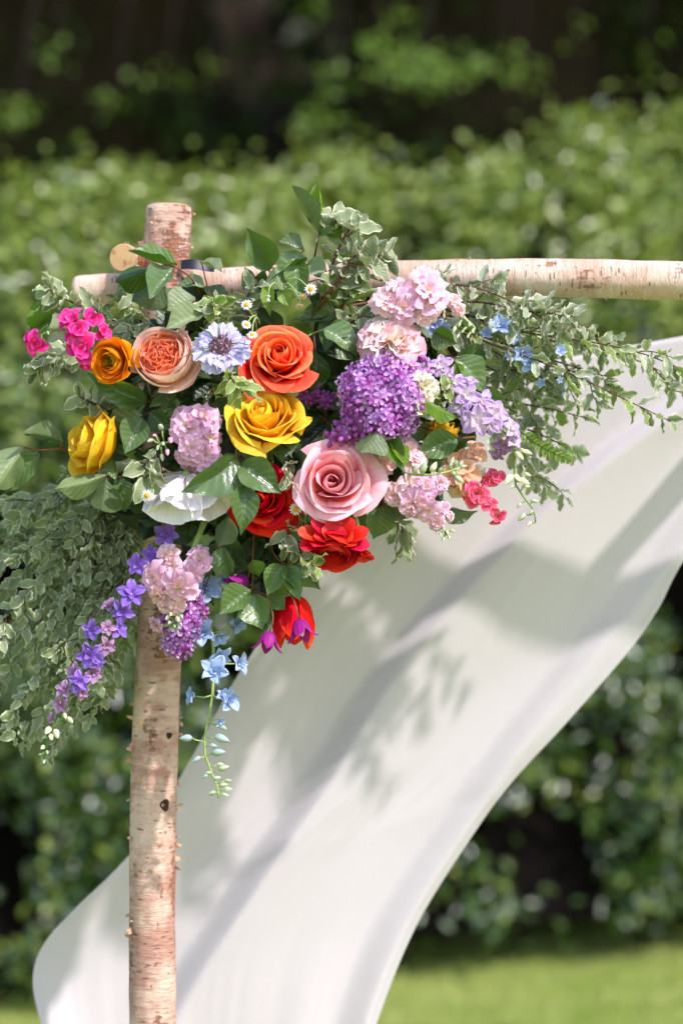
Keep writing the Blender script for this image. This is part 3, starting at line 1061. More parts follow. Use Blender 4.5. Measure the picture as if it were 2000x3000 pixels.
M['p_tulip'] = mat_petal('flame_orange_petal', srgb(236, 60, 10), srgb(244, 48, 14), srgb(252, 96, 40), 0.25, 0.6, 0.09, 0.2)
M['p_blush_rose'] = mat_petal('pale_blush_petal', srgb(248, 214, 190), srgb(250, 226, 208), srgb(252, 234, 222), 0.22, 0.6, 0.09, 0.1)

# ================================================================== basic organs (shared meshes)
_cache = {}


def cached(key, make):
    if key not in _cache:
        _cache[key] = make()
    return _cache[key]


def petal_mesh(kind, var, mat):
    """A flat-laid petal: claw at the origin, length 1 along +X, upper side +Z."""
    def make():
        rs = random.Random(hash((kind, var)) & 0xffff if False else (sum(map(ord, kind)) * 31 + var * 77))
        ph, ph2 = rs.uniform(0, 6.28), rs.uniform(0, 6.28)
        nu, nv = 6, 6
        if kind == 'round':
            W, cup, curl, ruf, tip = 0.92, 0.18, 0.18, 0.05, 0.0
        elif kind == 'ruffle':
            W, cup, curl, ruf, tip = 1.05, 0.12, 0.25 + 0.2 * rs.random(), 0.16, 0.10
            nu, nv = 8, 6
        elif kind == 'frill':
            W, cup, curl, ruf, tip = 0.95, 0.10, 0.20, 0.14, 0.20
            nu, nv = 12, 7
        elif kind == 'point':
            W, cup, curl, ruf, tip = 0.55, 0.12, 0.15, 0.03, -0.5
        elif kind == 'spade':
            W, cup, curl, ruf, tip = 0.66, 0.20, 0.22, 0.11, -0.18
            nu, nv = 7, 7
        elif kind == 'strap':
            W, cup, curl, ruf, tip = 0.34, 0.03, 0.10, 0.0, 0.05
            nu, nv = 2, 4
        elif kind == 'pleat':
            W, cup, curl, ruf, tip = 1.25, 0.22, -0.10, 0.07, 0.05
            nu, nv = 40, 9
        elif kind == 'lip':
            W, cup, curl, ruf, tip = 1.0, 0.42, 0.55, 0.08, 0.0
            nu, nv = 7, 7
        def fn(u, v):
            a = (u - .5) * 2
            if kind == 'strap':
                w = W * (0.55 + 0.45 * math.sin(v * 2.2)) * (1 if v < .99 else .55)
            elif kind in ('point',):
                w = W * (math.sin(math.pi * (0.10 + 0.90 * v) ** 0.8) ** 0.8 + 0.02)
            elif kind == 'spade':
                w = W * (math.sin(math.pi * (0.06 + 0.93 * v ** 1.25)) ** 0.62 + 0.05)
            else:
                w = W * (0.18 + 0.82 * math.sin(min(1, v * 1.18) * math.pi * 0.5) ** 1.2)
            x = v * (1 - 0.22 * abs(a) ** 2.4 * (1 if tip >= 0 else 0))
            if tip > 0:
                x += v ** 4 * tip * 0.5 * (math.sin(a * 7 + ph) * 0.5 + math.sin(a * 15 + ph2) * (0.45 if kind == 'frill' else 0.15))
                if kind in ('round', 'ruffle'):
                    x -= 0.06 * math.exp(-(a / .18) ** 2) * v ** 6
            y = a * w * 0.5
            z = cup * (a * a) * w + 0.25 * cup * math.sin(v * 3.1)
            z += ruf * v * v * (math.sin(a * 5.5 + ph) + 0.5 * math.sin(a * 11 + ph2 + v * 3))
            if kind == 'pleat':
                z += 0.026 * math.sin(a * 38 + ph) * v * (1 - .3 * v) + 0.05 * math.sin(a * 9 + ph2) * v
            z -= curl * v ** 3 * 0.6
            return Vector((x, y, z))
        return grid_mesh('petal_' + kind, fn, nu, nv, M[mat])
    return cached(('petal', kind, var, mat), make)


def leaf_mesh(kind, var, mat):
    """A leaf laid along +X, length 1, width 1 (scaled when placed), upper side +Z."""
    def make():
        rs = random.Random(sum(map(ord, kind)) * 13 + var * 101)
        ph, ph2 = rs.uniform(0, 6.28), rs.uniform(0, 6.28)
        bend, twist = rs.uniform(-0.34, 0.18), rs.uniform(-0.6, 0.6)
        if kind == 'broad':
            fold, wav, nu, nv, sh = 0.30, 0.030, 8, 12, 0.90
        elif kind == 'pitto':
            fold, wav, nu, nv, sh = 0.10, 0.060, 8, 9, 0.92
        elif kind == 'small':
            fold, wav, nu, nv, sh = 0.15, 0.02, 4, 6, 0.9
        elif kind == 'thread':
            fold, wav, nu, nv, sh = 0.0, 0.0, 1, 4, 1.0
        def fn(u, v):
            a = (u - .5) * 2
            w = max(0.0, math.sin(math.pi * min(1, max(0, v)) ** sh)) ** (0.75 if kind != 'pitto' else 0.62)
            if kind == 'broad':
                w = w ** 1.25 * (1 - 0.10 * v) + 0.012
                w *= 1.0 if v < 0.75 else 1 - 0.45 * ((v - 0.75) / 0.25)
            else:
                w += 0.02
            y = a * w * 0.5
            x = v
            if kind == 'pitto':
                y += a * 0.03 * math.sin(v * 17 + ph)
            z = abs(a) * fold * w + bend * v * v + wav * abs(a) ** 1.5 * math.sin(v * 15 + ph + (1.7 if a > 0 else 0)) * 1.2
            z += wav * 0.6 * math.sin(v * 6 + ph2)
            tw = twist * v
            return Vector((x, y * math.cos(tw), z + y * math.sin(tw)))
        return grid_mesh('leaf_' + kind, fn, nu, nv, M[mat])
    return cached(('leaf', kind, var, mat), make)


def ball_mesh(mat, nu=8, nv=6, squash=1.0, name='dome', rough=0.0):
    def make():
        def fn(u, v):
            a, b = u * 2 * math.pi, (v - .5) * math.pi
            r = 1 + rough * noise.noise(Vector((math.cos(a) * 4, math.sin(a) * 4, b * 4)))
            return Vector((math.cos(a) * math.cos(b) * r, math.sin(a) * math.cos(b) * r, math.sin(b) * squash * r))
        return grid_mesh(name, fn, nu, nv, M[mat])
    return cached(('ball', mat, nu, nv, squash, rough), make)


def bud_mesh(mat):
    """A pointed bud along +Z, length 1."""
    def make():
        def fn(u, v):
            a = u * 2 * math.pi
            r = 0.24 * math.sin(math.pi * v ** 0.75) ** 0.8 * (1 + 0.10 * math.cos(a * 4)) + 0.015
            return Vector((math.cos(a) * r, math.sin(a) * r, v))
        return grid_mesh('bud', fn, 8, 7, M[mat])
    return cached(('bud', mat), make)


def rot_to(d, roll=0.0):
    return d.normalized().to_track_quat('Z', 'Y').to_matrix().to_4x4() @ Matrix.Rotation(roll, 4, 'Z')


RS = random.Random(77)


def stem_part(parent, pts, r0, r1, mat='stem_green', name='stem', n=10, sides=6):
    """pts are world points; the parent is an unrotated thing."""
    o = Vector(parent.location)
    return part(name, tube_mesh(name, [p - o for p in catmull(pts, n)], r0, r1, sides, M[mat]), parent)


# ------------------------------------------------------------------ roses and other many-petalled blooms
def whorl_petal(rs, th0, hw, prof, spiral, tipx, ruf, roll, mat, nu=10, nv=9, edge_drop=0.30, sag=0.07):
    """One petal of a rose: a curved sheet wrapped round the axis. prof: four (radius, height) bezier points."""
    (a0, b0), (a1, b1), (a2, b2), (a3, b3) = prof
    p1, p2 = rs.uniform(0, 6.28), rs.uniform(0, 6.28)
    R3 = max(a3, a2)
    def bez(v):
        w = 1 - v
        return (w ** 3 * a0 + 3 * w * w * v * a1 + 3 * w * v * v * a2 + v ** 3 * a3,
                w ** 3 * b0 + 3 * w * w * v * b1 + 3 * w * v * v * b2 + v ** 3 * b3)
    def fn(u, v):
        a = (u - .5) * 2
        ve = v * (1 - edge_drop * abs(a) ** 2.6 + tipx * math.exp(-(a / .22) ** 2) * v ** 3)
        rr, zz = bez(min(1.06, ve))
        f = max(0.0, (v - 0.62) / 0.38)
        k = roll * f * f * (0.65 + 0.6 * abs(a) ** 1.5 + 0.35 * math.sin(a * 2.6 + p1))
        rr += k
        zz -= k * 0.85 * f
        zz += sag * R3 * v * v * math.sin(a * 1.9 + p2)
        rr *= 1 + spiral * a
        rr += ruf * R3 * v * v * (math.sin(a * 4.2 + p1) * 0.6 + math.sin(a * 8.5 + p2) * 0.3 + math.sin(a * 17 + p1 * 2) * 0.14 * v ** 4)
        zz += ruf * R3 * v * v * math.sin(a * 5.3 + p2) * 0.4
        th = th0 + a * hw
        return Vector((math.cos(th) * rr, math.sin(th) * rr, zz))
    return grid_mesh('petal', fn, nu, nv, M[mat])


def rose(name, label, px, py, y, rad_px, facing, mats, n=34, group=None, open_=1.0, seed=1, height=0.95, roll=0.0, pointy=0.06,
         tight=0.0, stem_to=None, sepals=True, bulge=1.0, cat='rose', out_n=5, split=0.72):
    """facing: vector the bloom looks along. mats: (inner, outer) petal materials."""
    c = P(px, py, y)
    Rr = rad_px * K
    root = thing(name, label, cat, c, group)
    fv = Vector(facing).normalized()
    base = Matrix.Translation(-fv * Rr * height * 0.62) @ rot_to(fv, roll)
    rs = random.Random(seed)
    H = Rr * height
    for i in range(n):
        t = i / (n - 1)
        th = i * 2.39996 + rs.uniform(-.35, .35)
        rt = Rr * (0.07 + 0.93 * t ** 1.05) * rs.uniform(0.93, 1.07)
        h = H * (0.86 + 0.16 * math.sin(math.pi * min(1, t * 1.5)) - 0.62 * max(0, t - 0.42) ** 1.35 * open_) * rs.uniform(.95, 1.05)
        hw = (R(125) * (1 - t / .4) + R(80) * t / .4) if t < .4 else (R(80) * (1 - (t - .4) / .6) + R(54) * (t - .4) / .6)
        hw *= rs.uniform(.9, 1.1)
        if t < 0.22:
            prof = ((Rr * .03, 0), (rt * 1.3, .12 * h), (rt * 1.35 * bulge, .70 * h), (rt * (0.78 + tight), h))
            rl = 0.012 * Rr
        elif t < split:
            prof = ((Rr * .04, 0), (rt * 1.0, .05 * h), (rt * .98 * bulge, .74 * h), (rt * .97, h))
            rl = Rr * (0.07 + 0.14 * (t - 0.2)) * open_
        else:
            prof = ((Rr * .06, 0), (rt * .72, -.02 * h), (rt * .84, .66 * h), (rt * .96, h * 0.98))
            rl = Rr * 0.20 * open_
        m = mats[0] if i < n - out_n else mats[1]
        me = whorl_petal(rs, th, hw, prof, rs.uniform(.04, .10) + 0.08 * (1 - t), pointy * (0.3 + t), 0.022 + 0.034 * t, rl, m, 14, 11)
        k_ = max(0.0, 1 - t * 1.3)
        shift = Matrix.Translation((Rr * .11 * k_ * math.cos(seed * 1.7), Rr * .11 * k_ * math.sin(seed * 1.7), 0)) @ Matrix.Rotation(R(9) * k_ * math.cos(seed), 4, 'X') @ Matrix.Rotation(rs.gauss(0, R(2.2)), 4, 'Y')
        part('petal', me, root, base @ shift)
    if sepals:
        for k in range(5):
            a = k * 1.2566 + rs.uniform(-.2, .2)
            mm = base @ Matrix.Rotation(a, 4, 'Z') @ Matrix.Translation((Rr * .12, 0, -Rr * .02)) @ Matrix.Rotation(R(20 + rs.uniform(-15, 25)), 4, 'Y') @ Matrix.Diagonal((Rr * .85, Rr * .26, Rr * .6, 1))
            part('sepal', leaf_mesh('small', k % 3, 'clem'), root, mm)
    b = -fv * Rr * height * 0.62
    end = Vector(stem_to) if stem_to is not None else c + b - fv * 0.05 + Vector((0, 0.05, -0.02))
    p0 = c + b
    stem_part(root, [p0 + fv * 0.004, p0 - fv * 0.03, end], 0.0032, 0.0036, 'stem_green')
    return root


# ------------------------------------------------------------------ small florets
def floret(parent, loc, d, size, kind, mat, rings, eye='eye_dark', eye_r=0.10, roll=None, rs=RS, name='floret', vars_=3, sq=0.6):
    """A small flower: its eye is the part, its petals hang from the eye. loc in parent space. rings: (count, lift in degrees, length)."""
    roll = rs.uniform(0, 6.28) if roll is None else roll
    fm = Matrix.Translation(loc) @ rot_to(d, roll)
    eye_o = part(name, ball_mesh(eye, 8, 5, sq, 'floret_eye', 0.2), parent, fm @ Matrix.Diagonal((size * eye_r, size * eye_r, size * eye_r, 1)))
    k0 = 1 / (size * eye_r)
    for ri, (cnt, lift, ln) in enumerate(rings):
        for k in range(cnt):
            a = 2 * math.pi * (k + 0.5 * ri) / cnt + rs.uniform(-.14, .14)
            s = size * ln * rs.uniform(0.90, 1.10) * k0
            m = Matrix.Rotation(a, 4, 'Z') @ Matrix.Rotation(-R(lift + rs.uniform(-9, 9)), 4, 'Y') @ Matrix.Translation((0.3, 0, 0)) \
                @ Matrix.Rotation(rs.uniform(-.18, .18), 4, 'X') @ Matrix.Diagonal((s, s, s, 1))
            part('petal', petal_mesh(kind, rs.randrange(vars_), mat), eye_o, m)
    return eye_o


def buds_on(parent, locs, mat, size, d=(0, 0, -1), spread=0.5, rs=RS, name='bud'):
    o = Vector(parent.location)
    for l in locs:
        dd = Vector(d) + Vector((rs.gauss(0, spread), rs.gauss(0, spread), rs.gauss(0, spread)))
        s = size * rs.uniform(0.8, 1.2)
        part(name, bud_mesh(mat), parent, Matrix.Translation(l - o) @ rot_to(dd, rs.uniform(0, 6)) @ Matrix.Diagonal((s, s, s, 1)))


def spike(name, label, cat, stem_px, florets, kind, rings, r=0.0025, stem_mat='stem_green', y=0.0, group=None, eye='eye_dark', eye_r=0.10,
          buds=(), bud_mat='bud_green', bud_size=0.010, bud_dir=(0, -.3, -1), n=14, pedicel=True, sq=0.6, seed=5):
    """A flower spike. stem_px: (px, py, y) points; florets: (px, py, y, size_px, material, direction)."""
    pts = [P(*s) for s in stem_px]
    root = thing(name, label, cat, pts[0], group)
    stem_part(root, pts, r, r * 0.45, stem_mat, n=n)
    o = Vector(root.location)
    path = catmull(pts, 40)
    rs = random.Random(seed)
    for (px, py, fy, s, mat, d) in florets:
        w = P(px, py, fy)
        q = min(path, key=lambda p: (p - w).length)
        if d is None:
            d = (w - q) * 6 / max(0.01, (w - q).length) * 0.16 + Vector((0, -0.85, 0))
        d = Vector(d)
        s = s * rs.uniform(.80, 1.14)
        d = d + Vector((rs.gauss(0, .2), 0, rs.gauss(0, .2)))
        floret(root, w - o, d, s * K * 0.5, kind, mat, rings, eye, eye_r, None, rs, sq=sq)
        if pedicel and (w - q).length > 0.004:
            b = w - d.normalized() * s * K * 0.10
            part('pedicel', tube_mesh('pedicel', [q - o, q.lerp(b, .5) - o + Vector((0, 0, -.002)), b - o], r * 0.5, r * 0.4, 5, M[stem_mat]), root)
    for (px, py, fy, *rest) in buds:
        w = P(px, py, fy)
        q = min(path, key=lambda p: (p - w).length)
        d = (w - q).normalized() * 0.8 + Vector(bud_dir) * 0.5
        s = 0.72 * bud_size * rs.uniform(0.7, 1.3) * (rest[0] if rest else 1)
        m = bud_mat if len(rest) < 2 else rest[1]
        part('bud', bud_mesh(m), root, Matrix.Translation(w - o - d.normalized() * s * .5) @ rot_to(d, rs.uniform(0, 6)) @ Matrix.Diagonal((s, s, s, 1)))
        if pedicel and (w - q).length > 0.005:
            part('pedicel', tube_mesh('pedicel', [q - o, q.lerp(w, .5) - o, w - o - d.normalized() * s * .45], r * 0.42, r * 0.36, 5, M[stem_mat]), root)
    return root


# ------------------------------------------------------------------ leaves placed one by one
def place_leaf(parent, b, t, w_px, y0, y1, mat, back=False, nrm=(0.22, -1, 0.38), kind='broad', var=None, rs=RS, petiole=None):
    o = Vector(parent.location)
    B, T = P(b[0], b[1], y0), P(t[0], t[1], y1)
    d = T - B
    n = Vector(nrm) + Vector((rs.gauss(-.28, .32), 0, rs.gauss(-.16, .30)))
    if back:
        n = -n
    L = d.length
    part('leaf', leaf_mesh(kind, rs.randrange(5) if var is None else var, mat), parent,
         frame_matrix(B - o, d, n, L, w_px * K * 1.18, L))
    if petiole is not None:
        part('petiole', tube_mesh('petiole', [petiole - o, petiole.lerp(B, .5) - o, B + d * 0.04 - o], 0.0011, 0.0009, 5, M['twig_red' if mat != 'lime' else 'stem_green']), parent)


def leaf_twig(label, stem_px, leaves, group=None, mat='salal', name='leafy_twig', stem_mat='twig_red', r=0.0016):
    """leaves: (bx, by, tx, ty, width, y0, y1[, material[, back[, normal]]])"""
    pts = [P(*s) for s in stem_px]
    root = thing(name, label, 'foliage', pts[0], group)
    stem_part(root, pts, r, r * 0.6, stem_mat, n=10, sides=5)
    path = catmull(pts, 30)
    for L in leaves:
        bx, by, tx, ty, w, y0, y1 = L[:7]
        m = L[7] if len(L) > 7 and L[7] else mat
        back = L[8] if len(L) > 8 else False
        nrm = L[9] if len(L) > 9 else (0.22, -1, 0.38)
        B = P(bx, by, y0)
        q = min(path, key=lambda p: (p - B).length)
        place_leaf(root, (bx, by), (tx, ty), w, y0, y1, m, back, nrm, petiole=q if (q - B).length > 0.003 else None)
    return root


# ------------------------------------------------------------------ variegated sprays
def spray(label, stem_px, n_leaves, leaf_px=(38, 60), mat='pitto', group='variegated sprays', seed=1, droop=0.35, r=0.0018, t0=0.12,
          side=0.0, tuft=0, width=0.50, stem_mat='twig', face=0.55, twigs=0, twig_len=0.05, name='variegated_spray', out=1.0):
    pts = [P(*s) for s in stem_px]
    root = thing(name, label, 'foliage', pts[0], group)
    stem_part(root, pts, r, r * 0.35, stem_mat, n=18, sides=5)
    o = Vector(root.location)
    path = catmull(pts, 60)
    rs = random.Random(seed)
    lines = [(path, t0, n_leaves - twigs * 6)]
    for k in range(twigs):
        t = rs.uniform(max(t0, .15), 0.92)
        i = int(t * 59)
        d = (path[i + 1] - path[i]).normalized()
        sd = Vector((rs.gauss(0, 1), rs.gauss(0, .6), rs.gauss(0, 1) + side))
        sd = (sd - d * sd.dot(d)).normalized()
        e = path[i] + (d * 0.8 + sd * 0.7 + Vector((0, 0, -droop * .4))).normalized() * twig_len * rs.uniform(.5, 1.2)
        mid = path[i].lerp(e, .5) + sd * 0.006
        tp = catmull([path[i], mid, e], 12)
        part('twig', tube_mesh('twig', [p - o for p in tp], r * .5, r * .25, 5, M[stem_mat]), root)
        lines.append((tp, 0.25, 6))
    vmat = mat if isinstance(mat, (list, tuple)) else (mat,)
    for (pt, tt0, cnt) in lines:
        m = len(pt) - 1
        for k in range(cnt):
            t = tt0 + (1 - tt0) * ((k + rs.uniform(-.3, .3)) / max(1, cnt - 1))
            t = min(1, max(0, t))
            i = min(int(t * m), m - 1)
            p = pt[i].lerp(pt[i + 1], t * m - i)
            d = (pt[i + 1] - pt[i]).normalized()
            a = k * 2.4 + rs.uniform(-.4, .4)
            x = d.cross(Vector((0.1, 1, 0.2))).normalized()
            yv = d.cross(x)
            od = x * math.cos(a) + yv * math.sin(a) * 0.8
            dr = (od * out + d * rs.uniform(0.25, 0.9) + Vector((0, -0.12, -droop)) * rs.uniform(.5, 1.4)).normalized()
            L = rs.uniform(*leaf_px) * K * (0.75 if t > 0.93 else 1)
            nrm = Vector((rs.gauss(0.15, .5), -face * rs.choice((1, 1, 1, -.7)), rs.gauss(0.45, .45)))
            part('leaf', leaf_mesh('pitto', rs.randrange(6), vmat[rs.randrange(len(vmat))]), root,
                 frame_matrix(p - o, dr, nrm, L, L * width * rs.uniform(.85, 1.2), L))
    return root


# ================================================================== the arrangement
CAMV = (0, -1, 0)

# ------------------------------------------------------------------ roses
rose('rose', 'coral orange rose with red outer petals, above the yellow rose', 812, 1046, -0.10, 104, (0.02, -0.92, 0.32), ('p_orange', 'p_orange_out'), 26, 'roses', seed=4, height=0.95, out_n=6)
rose('rose', 'wide yellow rose facing out directly below the coral orange rose', 778, 1216, -0.105, 118, (-0.06, -0.74, 0.64), ('p_yellow', 'p_yellow'), 26, 'roses', seed=9, height=0.85, pointy=0.07, roll=0.6, open_=.85)
rose('rose', 'yellow rose seen from the side at the left edge of the flowers', 262, 1290, -0.07, 108, (-0.80, -0.42, 0.30), ('p_yellow', 'p_yellow'), 22, 'roses', seed=14, height=1.05, pointy=0.08, open_=0.55)
rose('rose', 'large open pink rose, the biggest bloom of the arch', 985, 1402, -0.125, 118, (0.10, -0.93, 0.20), ('p_pink', 'p_pink_out'), 21, 'roses', seed=23, height=0.92, pointy=0.08, out_n=5, roll=2.2)
rose('rose', 'scarlet rose half hidden behind dark leaves beside the pink rose', 768, 1462, -0.085, 102, (-0.15, -0.95, 0.10), ('p_scarlet', 'p_scarlet'), 24, 'roses', seed=31, height=0.9)
rose('rose', 'yellow rose bud behind a dark leaf under the lavender larkspur', 1296, 1262, -0.03, 58, (0.1, -0.25, 0.95), ('p_yellow', 'p_yellow'), 16, 'roses', seed=37, height=1.35, open_=0.25)


def garden_rose():
    c = P(478, 1046, -0.10)
    Rr = 84 * K
    fv = Vector((-0.14, -0.90, 0.38)).normalized()
    root = thing('garden_rose', 'peach garden rose with a ruffled quartered heart', 'rose', c, 'roses')
    base = Matrix.Translation(-fv * Rr * .6) @ rot_to(fv, 0.4)
    rs = random.Random(6)
    H = Rr * 1.0
    # heart: rings of crinkled upright petals, pressed against one another
    for k in range(7):
        r0 = Rr * (0.06 + 0.108 * k)
        for q in range(2 if k < 2 else 3):
            span = R(205) if k < 2 else R(140)
            def fn(u, v, r0=r0, k=k, qa=q * 2 * math.pi / (2 if k < 2 else 3) + k * 1.1, p1=rs.uniform(0, 6.28), p2=rs.uniform(0, 6.28), hh=rs.uniform(.94, 1.04), span=span):
                a = qa + (u - .5) * span
                am = (0.020 + 0.052 * min(1, k / 3)) * Rr * (.35 + .65 * v)
                rr = r0 + am * (math.sin(a * (5 + k % 3) + p1) + .55 * math.sin(a * 11 + p2)) + Rr * .03 * (u - .5)
                aa = a + .16 * math.sin(a * 6 + p2) * v
                z = H * hh * (0.72 + 0.28 * v) * (1 - .012 * k) - (Rr * .05 * math.sin(a * 7 + p1)) * v
                return Vector((math.cos(aa) * rr, math.sin(aa) * rr, z))
            part('petal', grid_mesh('petal', fn, 26, 4, M['p_peach']), root, base)
    def floor_fn(u, v):
        a, rr = u * 6.2832, Rr * .8 * v
        return Vector((math.cos(a) * rr, math.sin(a) * rr, H * (.72 - .1 * v + .03 * math.sin(a * 7))))
    part('reflector_disc', grid_mesh('petal', floor_fn, 24, 5, M['p_peach']), root, base)  # disc added under the heart to bounce light; stands for no petal
    n = 15
    for i in range(n):
        t = i / (n - 1)
        th = i * 2.39996
        rt = Rr * (0.72 + 0.30 * t)
        h = H * (1.0 - 0.10 * t)
        prof = ((Rr * .05, 0), (rt * 1.0, -.05 * h), (rt * 1.12, .55 * h), (rt * (0.93 + 0.10 * t), h))
        me = whorl_petal(rs, th, R(58), prof, 0.06, 0.03, 0.02, Rr * 0.05 * t, 'p_peach' if i < 4 else 'p_peach_out', edge_drop=0.16)
        part('petal', me, root, base)
    # two loose guard petals falling open on the right
    for (a, s) in ((-0.5, 1.0), (-1.0, .95), (0.1, .9)):
        prof = ((Rr * .08, 0), (Rr * .8, -.1 * H), (Rr * 1.15, .15 * H), (Rr * 1.34 * s, .45 * H))
        part('petal', whorl_petal(rs, a - 0.4, R(42), prof, 0.03, 0.03, 0.02, Rr * .05, 'p_peach_out'), root, base)
    p0 = c - fv * Rr * .6
    stem_part(root, [p0, p0 - fv * .03, p0 - fv * .06 + Vector((.01, .05, -.02))], .0032, .0034)


garden_rose()


def ranunculus(name, label, px, py, y, rad, facing, mats, n, seed, eye, eye_n, group='ranunculus', height=0.75, cat='ranunculus'):
    c = P(px, py, y)
    Rr = rad * K
    fv = Vector(facing).normalized()
    root = thing(name, label, cat, c, group)
    base = Matrix.Translation(-fv * Rr * height * .5) @ rot_to(fv, seed)
    rs = random.Random(seed)
    H = Rr * height
    for i in range(n):
        t = i / (n - 1)
        rt = Rr * (0.10 + 0.90 * t)
        h = H * (0.80 + 0.30 * math.sin(t * 2.2) - 0.35 * max(0, t - .7) / .3 * rs.uniform(.4, 1.2))
        if t < .55:
            prof = ((Rr * .03, 0), (rt * 1.2, .1 * h), (rt * 1.25, .75 * h), (rt * .86, h))
        else:
            prof = ((Rr * .06, 0), (rt * .9, -.05 * h), (rt * 1.0, .6 * h), (rt * 1.04, h * rs.uniform(.75, 1.05)))
        me = whorl_petal(rs, i * 2.39996 + rs.uniform(-.3, .3), R(88) * (1 - t) + R(44) * t, prof, .05, 0.0, .02 + .02 * t, Rr * .06 * t, eye if i < eye_n else (mats[0] if i % 3 else mats[1]), 8, 7, edge_drop=.22)
        part('petal', me, root, base)
    part('eye', ball_mesh('eye_dark', 10, 6, .8, 'eye', .2), root, base @ Matrix.Translation((0, 0, H * .55)) @ Matrix.Diagonal((Rr * .11, Rr * .11, Rr * .2, 1)))
    p0 = c - fv * Rr * height * .5
    stem_part(root, [p0, p0 - fv * .02, p0 - fv * .05 + Vector((0.0, .04, .01))], .0022, .0024)
    return root


ran1 = ranunculus('ranunculus', 'amber orange ranunculus with an olive eye beside the hot pink snapdragon', 326, 1058, -0.115, 64, (-0.35, -0.88, -0.10), ('p_amber', 'p_amber'), 30, 3, 'p_amber_eye', 9, height=.7)
rs_ = random.Random(8)
for a_, s_ in ((0.2, 1.0), (1.5, .9), (2.4, .85)):
    o_ = Vector(ran1.location)
    q_ = Vector((math.cos(a_), .15, math.sin(a_)))
    part('petal', petal_mesh('round', int(a_ * 3) % 3, 'p_amber'), ran1, frame_matrix(Vector((0.010, .012, 0)), q_, Vector((.1, -1, .2)), 74 * K * s_, 62 * K, 62 * K))
ran2 = ranunculus('ranunculus', 'crimson ranunculus with loose layered petals hanging under the pink rose', 978, 1602, -0.10, 78, (-0.05, -0.55, -0.62), ('p_crimson', 'p_crimson'), 40, 12, 'p_crimson', 2, height=.95)
o_ = Vector(ran2.location)
for i_, (a_, b_) in enumerate(((90, 45), (120, 70), (60, 60), (30, 72), (150, 76), (175, 60), (5, 64), (105, 30), (75, 24), (45, 30), (135, 32), (20, 30), (160, 34))):
    d_ = Vector((math.cos(R(a_)), -0.25, math.sin(R(a_)) * .9))
    part('petal', petal_mesh('round', i_ % 3, 'p_crimson'), ran2, frame_matrix(Vector((0, -.012 - .0006 * i_, 0)) + d_ * .006, d_, Vector((.1, -.75, .7)), (b_ + 26) * K, 58 * K, 58 * K))
bud_stem = thing('ranunculus_bud', 'small dark red ranunculus bud on a pale stem beside the crimson ranunculus', 'flower bud', P(1042, 1515, -0.09), 'ranunculus')
stem_part(bud_stem, [P(1042, 1515, -0.09), P(1052, 1560, -0.10), P(1062, 1600, -0.105)], .0028, .0024, 'stem_pale')
for k in range(5):
    a = k * 1.2566
    part('petal', petal_mesh('lip', k % 3, 'p_crimson'), bud_stem, Matrix.Translation(P(1064, 1606, -0.105) - Vector(bud_stem.location)) @ rot_to(Vector((.25, -.4, -1)), a) @ Matrix.Rotation(-R(68), 4, 'Y') @ Matrix.Diagonal((.019, .017, .017, 1)))
part('calyx', ball_mesh('bud_green', 8, 6, .8, 'calyx'), bud_stem, Matrix.Translation(P(1063, 1600, -0.104) - Vector(bud_stem.location)) @ Matrix.Diagonal((.0055, .0055, .005, 1)))

# a pale blush rose barely showing behind the crimson one
rose('rose', 'pale peach rose peeping out between the pink rose and the crimson ranunculus', 1000, 1528, -0.045, 64, (0.2, -0.55, -0.75), ('p_peach', 'p_blush_rose'), 18, 'roses', seed=51, height=0.9)


# ------------------------------------------------------------------ scabiosa
def scabiosa():
    c = P(648, 1018, -0.12)
    root = thing('scabiosa', 'lavender scabiosa with a mauve brown eye beside the coral orange rose', 'scabiosa', c)
    fv = Vector((0.02, -0.86, 0.42)).normalized()
    base = rot_to(fv, 0.3)
    rs = random.Random(15)
    eye = part('eye', ball_mesh('scab_eye', 14, 8, .55, 'eye', .3), root, base @ Matrix.Diagonal((.0165, .0165, .0165, 1)))
    for k in range(46):
        a, rr = k * 2.4, .0155 * math.sqrt((k + .5) / 46)
        z = .0085 * math.sqrt(max(0, 1 - (rr / .0165) ** 2))
        part('stamen', bud_mesh('bud_pink' if k % 3 == 0 else 'scab_eye'), root, base @ Matrix.Translation((math.cos(a) * rr, math.sin(a) * rr, z)) @ Matrix.Rotation(rs.uniform(-.4, .4), 4, 'X') @ Matrix.Rotation(rs.uniform(-.4, .4), 4, 'Y') @ Matrix.Diagonal((.0045, .0045, .0075, 1)))
    for ring, (cnt, lift, ln, r0) in enumerate(((11, 4, .026, .010), (10, 16, .022, .009), (8, 32, .014, .010))):
        for k in range(cnt):
            a = 2 * math.pi * (k + .37 * ring) / cnt + rs.uniform(-.15, .15)
            lg = ln * rs.uniform(.85, 1.15)
            part('petal', petal_mesh('frill', rs.randrange(4), 'p_scab'), root, base @ Matrix.Rotation(a, 4, 'Z') @ Matrix.Translation((r0, 0, .001 * ring)) @ Matrix.Rotation(-R(lift + rs.uniform(-14, 10)), 4, 'Y') @ Matrix.Rotation(rs.uniform(-.3, .3), 4, 'X') @ Matrix.Diagonal((lg, lg * .9, lg, 1)))
    for k, (tx, ty) in enumerate(((535, 1047), (560, 1068), (760, 1018), (640, 930), (585, 958))):
        b, t = P(640, 1010, -0.118), P(tx, ty, -0.135)
        part('bract', tube_mesh('bract', [b - c, b.lerp(t, .5) - c + Vector((0, -.006, .004)), t - c], .0011, .0005, 5, M['stem_fine']), root)
    stem_part(root, [c, c + Vector((0, .02, -.01)), c + Vector((.01, .07, -.03))], .002, .002)


scabiosa()

